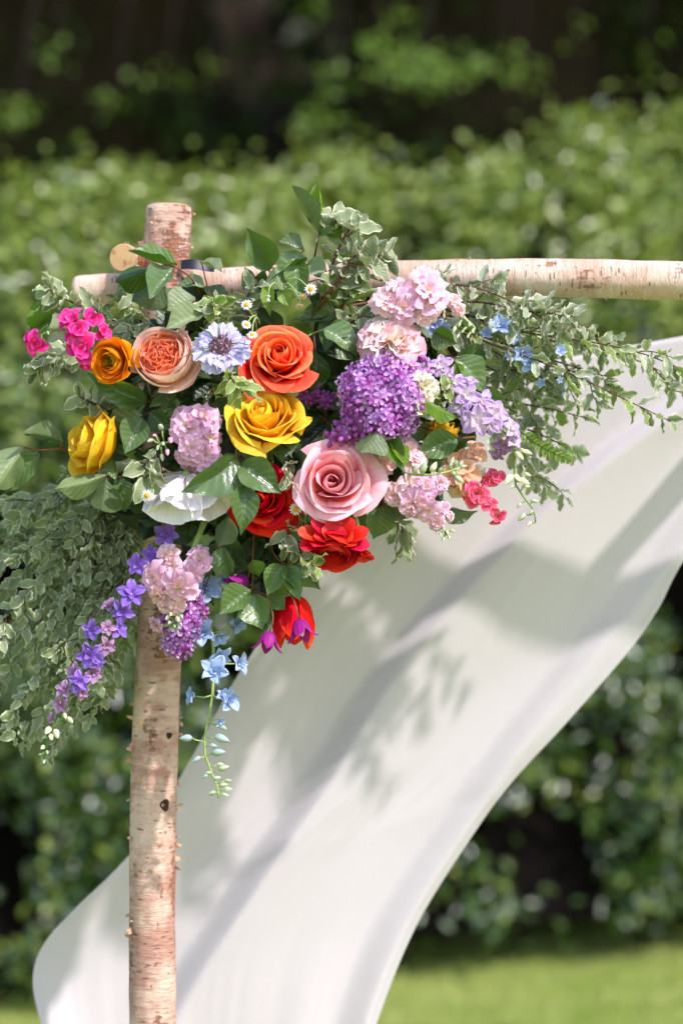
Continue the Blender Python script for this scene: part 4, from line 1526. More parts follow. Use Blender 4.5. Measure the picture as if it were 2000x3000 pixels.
# ------------------------------------------------------------------ white poppy seen from behind, hanging
def white_poppy():
    c = P(545, 1388, -0.09)
    root = thing('white_poppy', 'white papery poppy hanging face down below the pink stock', 'poppy', c)
    base = rot_to(Vector((0.10, 0.16, -0.98)), 0.0)
    rs = random.Random(4)
    for i, (n_, lift, ln, w) in enumerate(((5, 38, 132, 156), (5, 60, 146, 156))):
        for k in range(n_):
            a = k * 2 * math.pi / n_ + i * .78 + rs.uniform(-.15, .15)
            m = base @ Matrix.Rotation(a, 4, 'Z') @ Matrix.Rotation(-R(lift + rs.uniform(-8, 8)), 4, 'Y') @ Matrix.Translation((.003, 0, -.002 * i)) @ Matrix.Diagonal((ln * K, w * K, -ln * K * .8, 1))
            part('petal', petal_mesh('pleat', (i * 4 + k) % 5, 'p_white'), root, m)
    part('calyx', ball_mesh('stem_pale', 10, 6, .7, 'calyx'), root, Matrix.Diagonal((.006, .006, .006, 1)))
    stem_part(root, [c, c + Vector((.004, .02, .018)), c + Vector((.01, .07, .0))], .0022, .0024, 'stem_pale')


white_poppy()


# ------------------------------------------------------------------ lilac panicles
def lilac(label, balls, n_fl, n_bud, size, root_px, stem_px, seed, deep=0.35, group='lilac panicles', tipv=None):
    """balls: (px, py, y, radius_px). Florets stand all over the surface of the merged balls."""
    rs = random.Random(seed)
    bs = [(P(x, y, d), r * K) for (x, y, d, r) in balls]
    root = thing('lilac', label, 'lilac', P(*root_px), group)
    o = Vector(root.location)
    stem_part(root, [P(*s) for s in stem_px], .003, .0022, 'twig')
    for (c, r) in bs:
        part('panicle_core', ball_mesh('bud_lilac', 14, 9, 1.0, 'panicle_core', .25), root, Matrix.Translation(c - o) @ Matrix.Diagonal((r * .80, r * .80, r * .80, 1)))
    tot = sum(r * r for c, r in bs)
    placed = []
    tries = 0
    def fits(p, dmin):
        return all((p - q).length > dmin for q in placed)
    while len(placed) < n_fl + n_bud and tries < 60000:
        tries += 1
        c, r = rs.choices(bs, weights=[q[1] ** 2 for q in bs])[0]
        d = Vector((rs.gauss(0, 1), rs.gauss(-.35, 1), rs.gauss(0.1, 1))).normalized()
        if d.y > 0.55:
            continue
        p = c + d * r * rs.uniform(.90, 1.16)
        if any((p - c2).length < r2 * .86 for c2, r2 in bs if c2 is not c):
            continue
        if not fits(p, size * K * (.60 if tries < 20000 else .46)):
            continue
        k = len(placed)
        placed.append(p)
        tip = (p - P(*tipv)).length if tipv else 1
        is_bud = rs.random() < (n_bud / (n_fl + n_bud)) * (2.2 if tip < .05 else .75)
        if is_bud:
            s = size * K * rs.uniform(.45, .62)
            part('bud', ball_mesh('bud_lilac', 7, 5, 1.15, 'bud'), root, Matrix.Translation(p - o) @ rot_to(d) @ Matrix.Diagonal((s * .5, s * .5, s * .55, 1)))
        else:
            sun_f = d.dot(SUN)
            m = 'p_lilac_deep' if rs.random() < deep * (1.8 if tip < .06 else .8) else 'p_lilac'
            s = size * K * rs.uniform(.85, 1.15)
            dd = d + Vector((rs.gauss(0, .3), rs.gauss(-.15, .3), rs.gauss(0, .3)))
            part('floret', lilac_floret(rs.randrange(4), m), root, Matrix.Translation(p - o) @ rot_to(dd, rs.uniform(0, 6.28)) @ Matrix.Diagonal((s, s, s, 1)))
    return root


def lilac_floret(var, mat):
    def make():
        rs = random.Random(var * 9 + 1)
        verts, faces, uvs = [], [], []
        for k in range(4):
            a = k * math.pi / 2 + rs.uniform(-.12, .12)
            lift = rs.uniform(-.05, .30)
            b = len(verts)
            rows = ((0.04, 0.05), (0.22, 0.13), (0.40, 0.17), (0.53, 0.08))
            for j, (x, w) in enumerate(rows):
                for sgn in (-1, 0, 1):
                    z = lift * x + (0.07 if sgn else 0.0) + (.03 if j == 3 else 0)
                    X = x + (0.03 if (j == 3 and sgn == 0) else 0)
                    y = sgn * w
                    verts.append(Vector((X * math.cos(a) - y * math.sin(a), X * math.sin(a) + y * math.cos(a), z)))
                    uvs.append(((sgn + 1) / 2, j / 3))
            for j in range(3):
                for i in range(2):
                    q = b + j * 3 + i
                    faces.append((q, q + 1, q + 4, q + 3))
        b = len(verts)
        for j, z in enumerate((0.03, -0.55)):
            for k in range(5):
                a = k * 1.2566
                r = .06 if j == 0 else .045
                verts.append(Vector((math.cos(a) * r, math.sin(a) * r, z)))
                uvs.append((.5, 0.0))
        for k in range(5):
            faces.append((b + k, b + (k + 1) % 5, b + 5 + (k + 1) % 5, b + 5 + k))
        return mesh_from('lilac_floret', verts, faces, M[mat], uvs)
    return cached(('lfl', var, mat), make)


lilac('big purple lilac panicle in the middle right above the pink rose',
      [(1130, 1110, -0.10, 77), (1075, 1150, -0.115, 74), (1165, 1165, -0.105, 69), (1195, 1095, -0.09, 58), (1060, 1225, -0.11, 55), (1120, 1225, -0.12, 53), (1010, 1265, -0.11, 35), (1180, 1235, -0.10, 39), (975, 1280, -0.105, 21)],
      200, 66, 34, (1180, 1130, -0.02), [(1180, 1130, -0.02), (1090, 1180, -0.09), (985, 1275, -0.105)], 3, 0.28, tipv=(985, 1270, -0.11))
lilac('small lilac panicle hanging below the pink stock over the post',
      [(545, 1765, -0.06, 46), (530, 1830, -0.065, 54), (522, 1880, -0.065, 40), (560, 1800, -0.055, 38)],
      85, 8, 32, (540, 1690, -0.03), [(540, 1690, -0.03), (535, 1780, -0.055), (522, 1880, -0.06)], 8, 0.5, tipv=(420, 1740, 0))
lilac('tiny dark lilac sprig tucked under the coral orange rose', [(920, 1150, -0.03, 26), (900, 1165, -0.03, 22), (950, 1170, -0.03, 26)], 8, 34, 22, (950, 1190, 0.0), [(950, 1190, 0), (930, 1165, -.02), (905, 1160, -.03)], 5, 1.0, tipv=(920, 1150, -.03))

# ------------------------------------------------------------------ stocks
STK = [(5, 4, 1.12), (4, 32, .86), (3, 60, .6)]
spike('stock_flower', 'orchid pink stock between the peach rose and the white poppy', 'stock', [(640, 1330, -0.01), (590, 1295, -0.06), (545, 1285, -0.085), (470, 1300, -0.09)],
      [(595, 1225, -0.095, 92, 'p_stock', (.2, -.7, .6)), (548, 1250, -0.105, 88, 'p_stock', (-.2, -.9, .4)), (612, 1282, -0.10, 92, 'p_stock', (.4, -.85, .1)), (560, 1312, -0.115, 80, 'p_stock', (-.1, -1, -.1)), (600, 1335, -0.10, 84, 'p_stock', (.25, -.8, -.5)), (545, 1340, -.10, 66, 'p_stock', (-.3, -.8, -.5)), (525, 1215, -.08, 60, 'p_stock', (-.3, -.6, .6)), (560, 1360, -.085, 60, 'p_stock', (0, -.6, -.8))],
      'ruffle', STK, .0028, 'stem_pale', group='stocks', eye='bud_green',
      buds=[(470, 1250, -.10, 1.4), (452, 1275, -.10, 1.2, 'bud_pink'), (440, 1290, -.10, 1.1), (500, 1290, -.11, 1.3, 'bud_pink'), (478, 1300, -.115, 1.3), (462, 1312, -.11, 1.2), (490, 1325, -.11, 1.2, 'bud_pink'), (450, 1330, -.10, 1.1), (475, 1340, -.105, 1.0), (500, 1265, -.10, 1.2, 'bud_pink')], bud_size=.013, seed=2)
spike('stock_flower', 'shell pink stock hanging down over the front of the post', 'stock', [(602, 1520, -0.045), (570, 1600, -0.075), (530, 1690, -0.085), (505, 1830, -0.09)],
      [(490, 1625, -.095, 76, 'p_stock_warm', (-.3, -.8, .4)), (450, 1690, -.10, 100, 'p_stock', (-.4, -.9, .1)), (505, 1660, -.10, 70, 'p_stock_warm', (0, -.9, .2)), (585, 1640, -.085, 78, 'p_stock', (.5, -.5, .3)), (560, 1680, -.095, 82, 'p_stock', (.3, -.8, -.1)), (525, 1720, -.115, 90, 'p_stock', (.05, -1, -.2)), (465, 1745, -.10, 70, 'p_stock_warm', (-.4, -.8, -.4)), (555, 1730, -.10, 66, 'p_stock', (.4, -.8, -.3)), (485, 1780, -.10, 54, 'p_stock_warm', (-.1, -.9, -.3)), (455, 1830, -.085, 50, 'p_stock', (-.6, -.5, -.5)), (520, 1775, -.105, 50, 'p_stock_warm', (.2, -.9, -.4))],
      'ruffle', STK, .0046, 'stem_pale', group='stocks', eye='bud_green',
      buds=[(500, 1800, -.11, 1.1, 'bud_cream'), (520, 1815, -.11, 1.1), (495, 1825, -.11, 1.0), (512, 1835, -.11, 1.0), (530, 1830, -.105, .9), (505, 1845, -.105, .9), (520, 1850, -.10, .8), (490, 1810, -.105, 1.0, 'bud_cream'), (530, 1805, -.105, 1.0)], bud_size=.012, seed=3)
spike('stock_flower', 'rosy pink stock lying across the pale crossbeam', 'stock', [(1015, 888, -0.03), (1100, 850, -0.06), (1220, 868, -0.08), (1320, 900, -0.075), (1390, 960, -0.07)],
      [(1135, 880, -.10, 104, 'p_stock_warm', (-.3, -.9, .2)), (1178, 900, -.105, 100, 'p_stock', (-.1, -.9, -.3)), (1160, 848, -.095, 84, 'p_stock_warm', (-.2, -.6, .7)), (1248, 850, -.10, 110, 'p_stock', (.1, -.9, .3)), (1275, 880, -.09, 76, 'p_stock', (.4, -.8, -.2)), (1250, 915, -.10, 66, 'p_stock_warm', (.05, -.8, -.6)), (1225, 865, -.095, 70, 'p_stock', (0, -.9, .2)), (1330, 880, -.085, 40, 'p_stock_warm', (.2, -.8, .2)), (1345, 910, -.085, 36, 'p_stock_warm', (.3, -.8, -.2))],
      'ruffle', STK, .0042, 'stem_pale', group='stocks', eye='anther',
      buds=[(1300, 925, -.09, 1.1, 'bud_pink'), (1360, 930, -.08, 1.1), (1375, 950, -.08, 1.1), (1345, 950, -.085, 1.0), (1330, 965, -.085, 1.1), (1355, 970, -.085, 1.0), (1370, 985, -.085, .9), (1340, 985, -.085, .9), (1385, 970, -.08, .9)], bud_size=.012, seed=4)
spike('stock_flower', 'pale pink stock right of the pink rose pointing at the cloth', 'stock', [(1150, 1330, -0.02), (1200, 1380, -0.06), (1250, 1450, -0.08), (1305, 1560, -0.075)],
      [(1170, 1270, -.06, 60, 'p_stock_warm', (.2, -.9, .3)), (1200, 1320, -.085, 84, 'p_stock_warm', (.2, -.8, .5)), (1215, 1350, -.09, 70, 'p_stock_warm', (.3, -.9, .2)), (1155, 1450, -.095, 78, 'p_stock_warm', (-.3, -.9, .1)), (1205, 1425, -.10, 76, 'p_stock_warm', (0, -.9, .3)), (1245, 1430, -.105, 84, 'p_stock', (.2, -.9, .2)), (1285, 1415, -.09, 60, 'p_stock', (.5, -.7, .3)), (1215, 1475, -.105, 80, 'p_stock', (-.1, -.9, -.3)), (1255, 1495, -.105, 80, 'p_stock', (.1, -.9, -.3)), (1280, 1530, -.095, 56, 'p_stock', (.2, -.8, -.5)), (1320, 1515, -.085, 36, 'p_stock_warm', (.5, -.7, -.2)), (1300, 1490, -.09, 40, 'p_stock', (.4, -.8, .1))],
      'ruffle', STK, .0034, 'stem_pale', group='stocks', eye='bud_green',
      buds=[(1285, 1545, -.09, 1.1, 'bud_cream'), (1300, 1550, -.09, 1.0), (1310, 1560, -.085, 1.0, 'bud_cream'), (1290, 1565, -.09, 1.0), (1298, 1580, -.085, .9), (1315, 1575, -.085, .8), (1325, 1555, -.08, .8), (1280, 1560, -.09, .9)], bud_size=.012, seed=6)
spike('stock_bud_stem', 'silvery green budding stock tip above the pale pink stock', 'flower bud', [(1180, 1385, -0.09), (1240, 1392, -0.125), (1300, 1385, -0.125), (1350, 1368, -0.12)], [], 'ruffle', STK, .0022, 'stem_pale', group='stocks',
      buds=[(1215, 1375, -.125, 1.6), (1240, 1370, -.13, 1.6), (1270, 1368, -.13, 1.5, 'bud_cream'), (1290, 1375, -.13, 1.2), (1320, 1362, -.125, 1.2), (1335, 1355, -.125, 1.1), (1350, 1358, -.12, 1.0), (1340, 1375, -.12, 1.1), (1358, 1366, -.12, .9), (1330, 1388, -.12, 1.0), (1345, 1405, -.12, 1.1), (1325, 1350, -.12, .9)], bud_size=.014, bud_dir=(1, 0, .2), seed=7)
spike('stock_flower', 'dusty pink stock floret between the pink rose and a lit leaf', 'stock', [(1090, 1360, -0.03), (1100, 1340, -0.06), (1110, 1325, -0.08)],
      [(1105, 1325, -.085, 80, 'p_stock_warm', (.2, -.9, .2)), (1125, 1360, -.085, 66, 'p_stock_warm', (.3, -.9, -.3))], 'ruffle', STK, .002, 'stem_pale', group='stocks', eye='bud_green', seed=8)

# ------------------------------------------------------------------ carnation-like blush lisianthus and cream blooms
def carnation(name, label, px, py, y, rad, facing, mat, mat2, seed, n=34, kind='frill', cat='carnation'):
    c = P(px, py, y)
    Rr = rad * K
    root = thing(name, label, cat, c, 'ruffled blooms')
    fv = Vector(facing).normalized()
    base = Matrix.Translation(-fv * Rr * .3) @ rot_to(fv, seed)
    rs = random.Random(seed)
    for i in range(n):
        t = i / (n - 1)
        a = i * 2.39996
        lift = 82 - 74 * t + rs.uniform(-8, 8)
        ln = Rr * (0.70 + 0.30 * t) * rs.uniform(.9, 1.1)
        part('petal', petal_mesh(kind, rs.randrange(5), mat if rs.random() < .75 else mat2), root, base @ Matrix.Rotation(a, 4, 'Z') @ Matrix.Rotation(-R(lift), 4, 'Y') @ Matrix.Translation((Rr * .04, 0, 0)) @ Matrix.Rotation(rs.uniform(-.3, .3), 4, 'X') @ Matrix.Diagonal((ln, ln, ln, 1)))
    p0 = c - fv * Rr * .3
    stem_part(root, [p0, p0 - fv * .02, p0 - fv * .05], .0024, .0024)


carnation('carnation', 'blush and cream fringed bloom directly above the big lilac', 1145, 1000, -0.10, 100, (0.16, -0.80, 0.55), 'p_blush', 'p_cream', 2, 40, 'ruffle')
carnation('carnation', 'rose pink ruffled bloom behind the left of the blush fringed bloom', 1092, 985, -0.06, 66, (-0.55, -0.7, 0.4), 'p_stock_warm', 'p_blush', 3, 24, 'ruffle')
carnation('lisianthus', 'cream ruffled bloom behind the top of the blush fringed bloom', 1165, 955, -0.06, 48, (.25, -.5, .8), 'p_cream', 'p_cream', 5, 14, cat='lisianthus')
carnation('lisianthus', 'cream green bloom squeezed between the big lilac and the larkspur', 1246, 1132, -0.112, 50, (.5, -.7, .1), 'p_cream', 'p_cream', 6, 16, cat='lisianthus')
carnation('lisianthus', 'cream bloom low beside the big lilac above a daisy', 1236, 1182, -0.112, 46, (.45, -.75, -.4), 'p_cream', 'p_blush', 7, 12, cat='lisianthus')

# ------------------------------------------------------------------ snapdragons
SNP = [(2, 62, .95), (3, 22, 1.0), (2, 80, .7)]
spike('snapdragon', 'hot pink snapdragon at the far left top of the flowers', 'snapdragon', [(390, 1022, -0.02), (330, 1000, -0.06), (260, 975, -0.08), (170, 965, -0.08), (110, 985, -0.075)],
      [(115, 1005, -.095, 88, 'p_magenta', (-.3, -.9, .1)), (95, 990, -.085, 52, 'p_magenta', (-.6, -.7, .3)), (215, 945, -.10, 92, 'p_magenta', (-.2, -.85, .3)), (200, 930, -.09, 62, 'p_magenta', (-.3, -.6, .7)), (270, 935, -.095, 84, 'p_magenta', (.1, -.8, .5)), (245, 1020, -.105, 96, 'p_magenta', (-.1, -.9, -.2)), (225, 1000, -.105, 78, 'p_magenta', (-.3, -.9, 0)), (258, 1050, -.095, 70, 'p_magenta', (0, -.8, -.5)), (296, 975, -.095, 58, 'p_magenta', (.3, -.8, .2)), (230, 970, -.11, 64, 'p_magenta', (-.1, -1, .1))],
      'lip', SNP, .003, 'stem_green', group='snapdragons', eye='p_magenta' if False else 'bud_pink', buds=[(150, 960, -.08, 1.0), (165, 975, -.085, .9), (140, 975, -.08, .8)], seed=12)
spike('snapdragon', 'cerise snapdragon tip against the cloth at the right end', 'snapdragon', [(1330, 1400, -0.01), (1390, 1440, -0.045), (1440, 1485, -0.055)],
      [(1448, 1395, -.05, 66, 'p_coral', (.3, -.9, .2)), (1425, 1402, -.05, 46, 'p_coral', (-.1, -.9, .3)), (1395, 1450, -.065, 74, 'p_coral', (-.1, -.9, .2)), (1375, 1440, -.05, 56, 'p_coral', (-.4, -.7, .3)), (1412, 1468, -.07, 62, 'p_coral', (.1, -.9, 0)), (1452, 1508, -.06, 66, 'p_coral', (.3, -.8, -.4)), (1440, 1480, -.06, 48, 'p_coral', (.3, -.8, 0))],
      'lip', SNP, .0024, 'stem_green', group='snapdragons', eye='bud_pink', seed=13)
spike('snapdragon', 'soft apricot snapdragon behind the silvery stock tip', 'snapdragon', [(1270, 1390, 0.0), (1330, 1380, -0.03), (1400, 1330, -0.035)],
      [(1340, 1350, -.05, 92, 'p_apricot', (0, -.9, .3)), (1385, 1330, -.05, 84, 'p_apricot', (.3, -.8, .4)), (1370, 1375, -.055, 84, 'p_apricot', (.2, -.9, -.1)), (1325, 1390, -.05, 76, 'p_apricot', (-.2, -.9, 0)), (1355, 1415, -.05, 84, 'p_apricot', (.1, -.8, -.4)), (1335, 1430, -.045, 64, 'p_cream', (-.1, -.8, -.5)), (1400, 1385, -.045, 50, 'p_cream', (.4, -.8, 0))],
      'lip', SNP, .0024, 'stem_green', group='snapdragons', eye='bud_cream', seed=14)

# ------------------------------------------------------------------ larkspur and delphinium
LRK = [(5, 16, 1.0), (3, 50, .62)]
DEL = [(5, 36, 1.0), (3, 66, .6)]
spike('larkspur', 'lavender pink larkspur slanting down to the right of the big lilac', 'larkspur', [(1230, 1080, -0.02), (1300, 1110, -0.06), (1390, 1190, -0.075), (1480, 1270, -0.07), (1505, 1330, -0.065), (1510, 1420, -0.06), (1560, 1490, -0.055), (1568, 1530, -0.05)],
      [(1293, 1072, -.085, 80, 'p_lark', (.1, -.8, .5)), (1310, 1095, -.09, 60, 'p_lark', (.3, -.8, -.1)), (1262, 1135, -.09, 76, 'p_lark', (-.3, -.9, .1)), (1335, 1125, -.085, 70, 'p_lark', (.1, -.8, .5)), (1365, 1160, -.10, 92, 'p_lark', (.1, -.9, .2)), (1345, 1185, -.10, 76, 'p_lark', (-.3, -.9, 0)), (1375, 1120, -.085, 66, 'p_lark', (.3, -.7, .5)), (1410, 1180, -.09, 80, 'p_lark', (.3, -.8, .4)), (1395, 1230, -.105, 96, 'p_lark', (-.1, -.9, -.2)), (1445, 1215, -.09, 84, 'p_lark', (.3, -.8, .2)), (1370, 1220, -.10, 60, 'p_lark', (-.4, -.9, -.1)), (1440, 1245, -.095, 70, 'p_lark', (.1, -.9, 0)), (1495, 1255, -.085, 60, 'p_lark', (.5, -.7, .1)), (1470, 1300, -.08, 72, 'p_mauve', (-.2, -.9, -.1)), (1500, 1290, -.08, 62, 'p_lark', (.3, -.8, .1)), (1460, 1325, -.075, 52, 'p_mauve', (-.4, -.8, -.4))],
      'spade', LRK, .0024, 'stem_green', group='larkspurs', eye='bud_cream',
      buds=[(1530, 1320, -.07, 1.6, 'bud_cream'), (1520, 1335, -.07, 1.5, 'bud_cream'), (1545, 1325, -.07, 1.4, 'bud_cream'), (1490, 1405, -.065, 1.5, 'bud_cream'), (1515, 1400, -.065, 1.6, 'bud_cream'), (1535, 1410, -.065, 1.6, 'bud_cream'), (1540, 1425, -.06, 1.4, 'bud_cream'), (1500, 1425, -.065, 1.3), (1565, 1468, -.055, 1.5), (1520, 1480, -.06, 1.4), (1528, 1515, -.055, 1.3), (1550, 1535, -.055, 1.4, 'bud_cream'), (1555, 1500, -.055, 1.0), (1545, 1390, -.065, 1.2, 'bud_cream')], bud_size=.014, seed=21)
spike('larkspur', 'violet larkspur trailing down over the foliage left of the post', 'larkspur', [(530, 1560, -0.02), (440, 1640, -0.06), (360, 1745, -0.085), (280, 1870, -0.10), (210, 2010, -0.10), (150, 2140, -0.095), (128, 2230, -0.09)],
      [(488, 1570, -.05, 70, 'p_violet', (0, -.9, .2)), (445, 1625, -.06, 56, 'p_violet', (.2, -.8, .2)), (402, 1655, -.085, 64, 'p_violet', (-.3, -.9, .2)), (440, 1720, -.075, 66, 'p_violet', (.5, -.7, .1)), (385, 1740, -.10, 84, 'p_violet', (.2, -.9, 0)), (360, 1790, -.10, 66, 'p_violet', (.1, -.9, -.3)), (320, 1775, -.09, 44, 'p_mauve', (-.4, -.7, .3)), (270, 1845, -.11, 72, 'p_violet', (-.4, -.8, .2)), (345, 1845, -.10, 66, 'p_violet', (.4, -.8, 0)), (315, 1840, -.11, 54, 'p_mauve', (.2, -.9, -.1)), (262, 1915, -.12, 92, 'p_violet', (-.2, -.95, 0)), (310, 1890, -.11, 64, 'p_mauve', (.5, -.8, -.2)), (285, 1935, -.115, 50, 'p_violet', (.3, -.9, -.3)), (220, 1968, -.11, 52, 'p_mauve', (-.4, -.8, .2)), (272, 1968, -.105, 62, 'p_mauve', (.5, -.8, -.1)), (232, 1998, -.12, 72, 'p_violet', (0, -.95, -.1)), (188, 2022, -.11, 52, 'p_mauve', (-.4, -.8, .1)), (238, 2028, -.11, 54, 'p_mauve', (.4, -.8, -.2)), (178, 2062, -.115, 56, 'p_mauve', (-.2, -.9, 0)), (152, 2105, -.105, 40, 'p_mauve', (-.4, -.8, 0))],
      'spade', LRK, .0028, 'stem_fine', group='larkspurs', eye='bud_cream',
      buds=[(190, 2098, -.11, 1.4, 'bud_cream'), (205, 2110, -.105, 1.3, 'bud_cream'), (140, 2140, -.105, 1.3, 'bud_cream'), (165, 2150, -.105, 1.3, 'bud_cream'), (150, 2160, -.105, 1.2, 'bud_cream'), (130, 2160, -.10, 1.1), (125, 2190, -.10, 1.3, 'bud_cream'), (138, 2205, -.10, 1.1), (128, 2232, -.095, 1.1), (118, 2210, -.095, .9)], bud_size=.014, seed=22)
spike('delphinium', 'pale blue delphinium hanging lowest beside the post in front of the cloth', 'delphinium', [(600, 1680, 0.0), (610, 1800, -0.03), (625, 1900, -0.045), (622, 2040, -0.05), (605, 2130, -0.05), (600, 2210, -0.05), (635, 2300, -0.05), (640, 2340, -0.05)],
      [(600, 1720, -.03, 100, 'p_blue', (.1, -.8, .2)), (650, 1700, -.02, 70, 'p_blue', (.5, -.6, .2)), (595, 1855, -.06, 100, 'p_blue', (-.3, -.85, -.2)), (640, 1860, -.06, 64, 'p_blue_deep', (.3, -.9, -.3)), (690, 1825, -.05, 76, 'p_blue', (.6, -.6, .1)), (645, 1915, -.06, 66, 'p_blue', (.4, -.8, -.2)), (695, 1945, -.055, 88, 'p_blue', (.7, -.6, -.3)), (628, 1970, -.07, 100, 'p_blue', (-.05, -.9, .1)), (570, 2040, -.06, 70, 'p_blue', (-.8, -.5, .1)), (665, 2050, -.06, 76, 'p_blue', (.6, -.7, -.2)), (650, 2040, -.065, 50, 'p_blue_deep', (.2, -.9, .2)), (640, 2110, -.06, 44, 'p_blue', (.4, -.7, -.4))],
      'spade', DEL, .0026, 'stem_pale', group='delphiniums', eye='bud_cream',
      buds=[(650, 2130, -.055, 2.1, 'bud_blue'), (545, 2163, -.055, 2.0, 'bud_blue'), (650, 2165, -.055, 1.9, 'bud_blue'), (640, 2205, -.055, 1.7, 'bud_blue'), (625, 2185, -.055, 1.5, 'bud_blue'), (575, 2225, -.055, 1.5, 'bud_blue'), (655, 2250, -.05, 1.6), (600, 2275, -.05, 1.5, 'bud_blue'), (610, 2265, -.05, 1.3), (668, 2288, -.05, 1.5), (668, 2312, -.05, 1.4), (620, 2325, -.05, 1.6), (645, 2240, -.05, 1.2), (655, 2300, -.05, 1.2), (635, 2280, -.05, 1.2), (660, 2330, -.05, 1.1)], bud_size=.013, bud_dir=(0, 0, -.4), seed=23)
spike('delphinium', 'sky blue delphinium running under the pale variegated sprays at right', 'delphinium', [(1150, 925, 0.03), (1300, 950, 0.01), (1450, 985, 0.0), (1600, 1050, 0.0), (1680, 1130, 0.0)],
      [(1190, 940, -0.015, 62, 'p_blue_deep', (-.1, -.8, .4)), (1270, 950, -0.020, 78, 'p_blue_deep', (.1, -.9, .2)), (1300, 960, -0.015, 51, 'p_blue_deep', (.1, -.9, -.2)), (1425, 975, -0.025, 51, 'p_blue_deep', (-.1, -.9, -.1)), (1468, 958, -0.035, 73, 'p_blue_deep', (.1, -.9, .3)), (1500, 985, -0.025, 46, 'p_blue_deep', (.2, -.9, 0)), (1530, 1030, -0.035, 71, 'p_blue_deep', (.1, -.9, .2)), (1550, 1062, -0.035, 59, 'p_blue_deep', (.2, -.9, -.2)), (1500, 1040, -0.025, 46, 'p_blue_deep', (-.3, -.9, 0)), (1640, 1030, -0.030, 43, 'p_blue_deep', (.3, -.8, .4)), (1585, 1118, -0.025, 39, 'p_blue_deep', (0, -.9, -.2)), (1638, 1112, -0.025, 31, 'p_blue_deep', (.2, -.9, -.2))],
      'spade', DEL, .0022, 'stem_green', group='delphiniums', eye='bud_cream',
      buds=[(1658, 1133, -.02, 1.5, 'bud_blue'), (1655, 1155, -.02, 1.6, 'bud_blue'), (1720, 1118, -.01, 1.5, 'bud_blue'), (1645, 1090, -.02, 1.5, 'bud_blue')], bud_size=.014, seed=24)

# ------------------------------------------------------------------ tulip and clematis bells
def tulip():
    c = P(862, 1745, -0.055)
    root = thing('tulip', 'flame orange tulip hanging upside down behind the clematis bells', 'tulip', c)
    fv = Vector((0.0, -0.16, -1.0))
    base = rot_to(fv, 0.5)
    rs = random.Random(2)
    Rr, H = 62 * K, 142 * K
    for i in range(6):
        sc = .9 if i % 2 else 1.0
        prof = ((.004, 0), (Rr * 1.05 * sc, .06 * H), (Rr * 1.02 * sc, .62 * H), (Rr * .82 * sc, H * rs.uniform(.92, 1.04)))
        part('petal', whorl_petal(rs, i * 1.047, R(44), prof, .06, .08, .02, .002, 'p_tulip', 10, 10), root, base)
    stem_part(root, [c, c + Vector((-.004, .01, .03)), c + Vector((-.01, .05, .07))], .003, .003)


tulip()


def bell(label, px, py, y, size, facing, stem_px, seed):
    c = P(px, py, y)
    root = thing('clematis_bell', label, 'clematis', c, 'clematis bells')
    base = rot_to(Vector(facing), seed)
    rs = random.Random(seed)
    S = size * K
    for i in range(4):
        prof = ((.0015, 0), (S * .42, .02 * S), (S * .28, .62 * S), (S * .62, S * 1.02))
        def fn(u, v, i=i, prof=prof):
            a = (u - .5) * 2
            w = 1 - v
            (a0, b0), (a1, b1), (a2, b2), (a3, b3) = prof
            rr = w ** 3 * a0 + 3 * w * w * v * a1 + 3 * w * v * v * a2 + v ** 3 * a3
            zz = w ** 3 * b0 + 3 * w * w * v * b1 + 3 * w * v * v * b2 + v ** 3 * b3
            hw = R(47) * (1 if v < .55 else max(.05, 1 - ((v - .55) / .45) ** 1.3))
            th = i * math.pi / 2 + a * hw
            rr *= 1 + .10 * math.cos(a * 9) * v + .06 * a * a
            return Vector((math.cos(th) * rr, math.sin(th) * rr, zz - (.16 * S * v ** 4)))
        part('petal', grid_mesh('petal', fn, 8, 9, M['p_plum']), root, base)
    part('stamens', ball_mesh('bud_cream', 8, 6, 1.6, 'stamens', .3), root, base @ Matrix.Translation((0, 0, S * .45)) @ Matrix.Diagonal((S * .13, S * .13, S * .18, 1)))
    stem_part(root, [P(*s) for s in stem_px], .0009, .0011, 'twig_red')


bell('magenta clematis bell hanging in front of the left side of the tulip', 790, 1850, -0.10, 66, (-.15, -.3, -1), [(790, 1850, -.10), (800, 1810, -.10), (787, 1750, -.085), (778, 1660, -.06)], 1.0)
bell('magenta clematis bell hanging over the right side of the tulip', 876, 1815, -0.105, 70, (.22, -.35, -1), [(876, 1815, -.105), (864, 1770, -.105), (846, 1720, -.09), (830, 1640, -.06)], 2.4)
bell('closed magenta clematis bell among dark leaves above the blue delphinium', 725, 1695, -0.05, 66, (-.75, -.35, -.45), [(725, 1695, -.05), (738, 1650, -.05), (742, 1600, -.04), (745, 1560, -.03)], 4.1)


# ------------------------------------------------------------------ daisies
def daisy(label, px, py, y, size, facing, stem_px, seed):
    c = P(px, py, y)
    root = thing('chamomile_daisy', label, 'daisy', c, 'chamomile daisies')
    rs = random.Random(seed)
    base = rot_to(Vector(facing), rs.uniform(0, 6))
    S = size * K * .44
    part('eye', ball_mesh('yellow', 10, 6, .7, 'eye', .25), root, base @ Matrix.Diagonal((S * .42, S * .42, S * .42, 1)))
    for k in range(13):
        a = k * 2 * math.pi / 13 + rs.uniform(-.08, .08)
        part('petal', petal_mesh('strap', k % 3, 'p_daisy'), root, base @ Matrix.Rotation(a, 4, 'Z') @ Matrix.Translation((S * .32, 0, 0)) @ Matrix.Rotation(-R(rs.uniform(-14, 10)), 4, 'Y') @ Matrix.Diagonal((S * .72, S * .85, S * .7, 1)))
    stem_part(root, [P(*s) for s in stem_px], .0009, .0010, 'stem_pale')


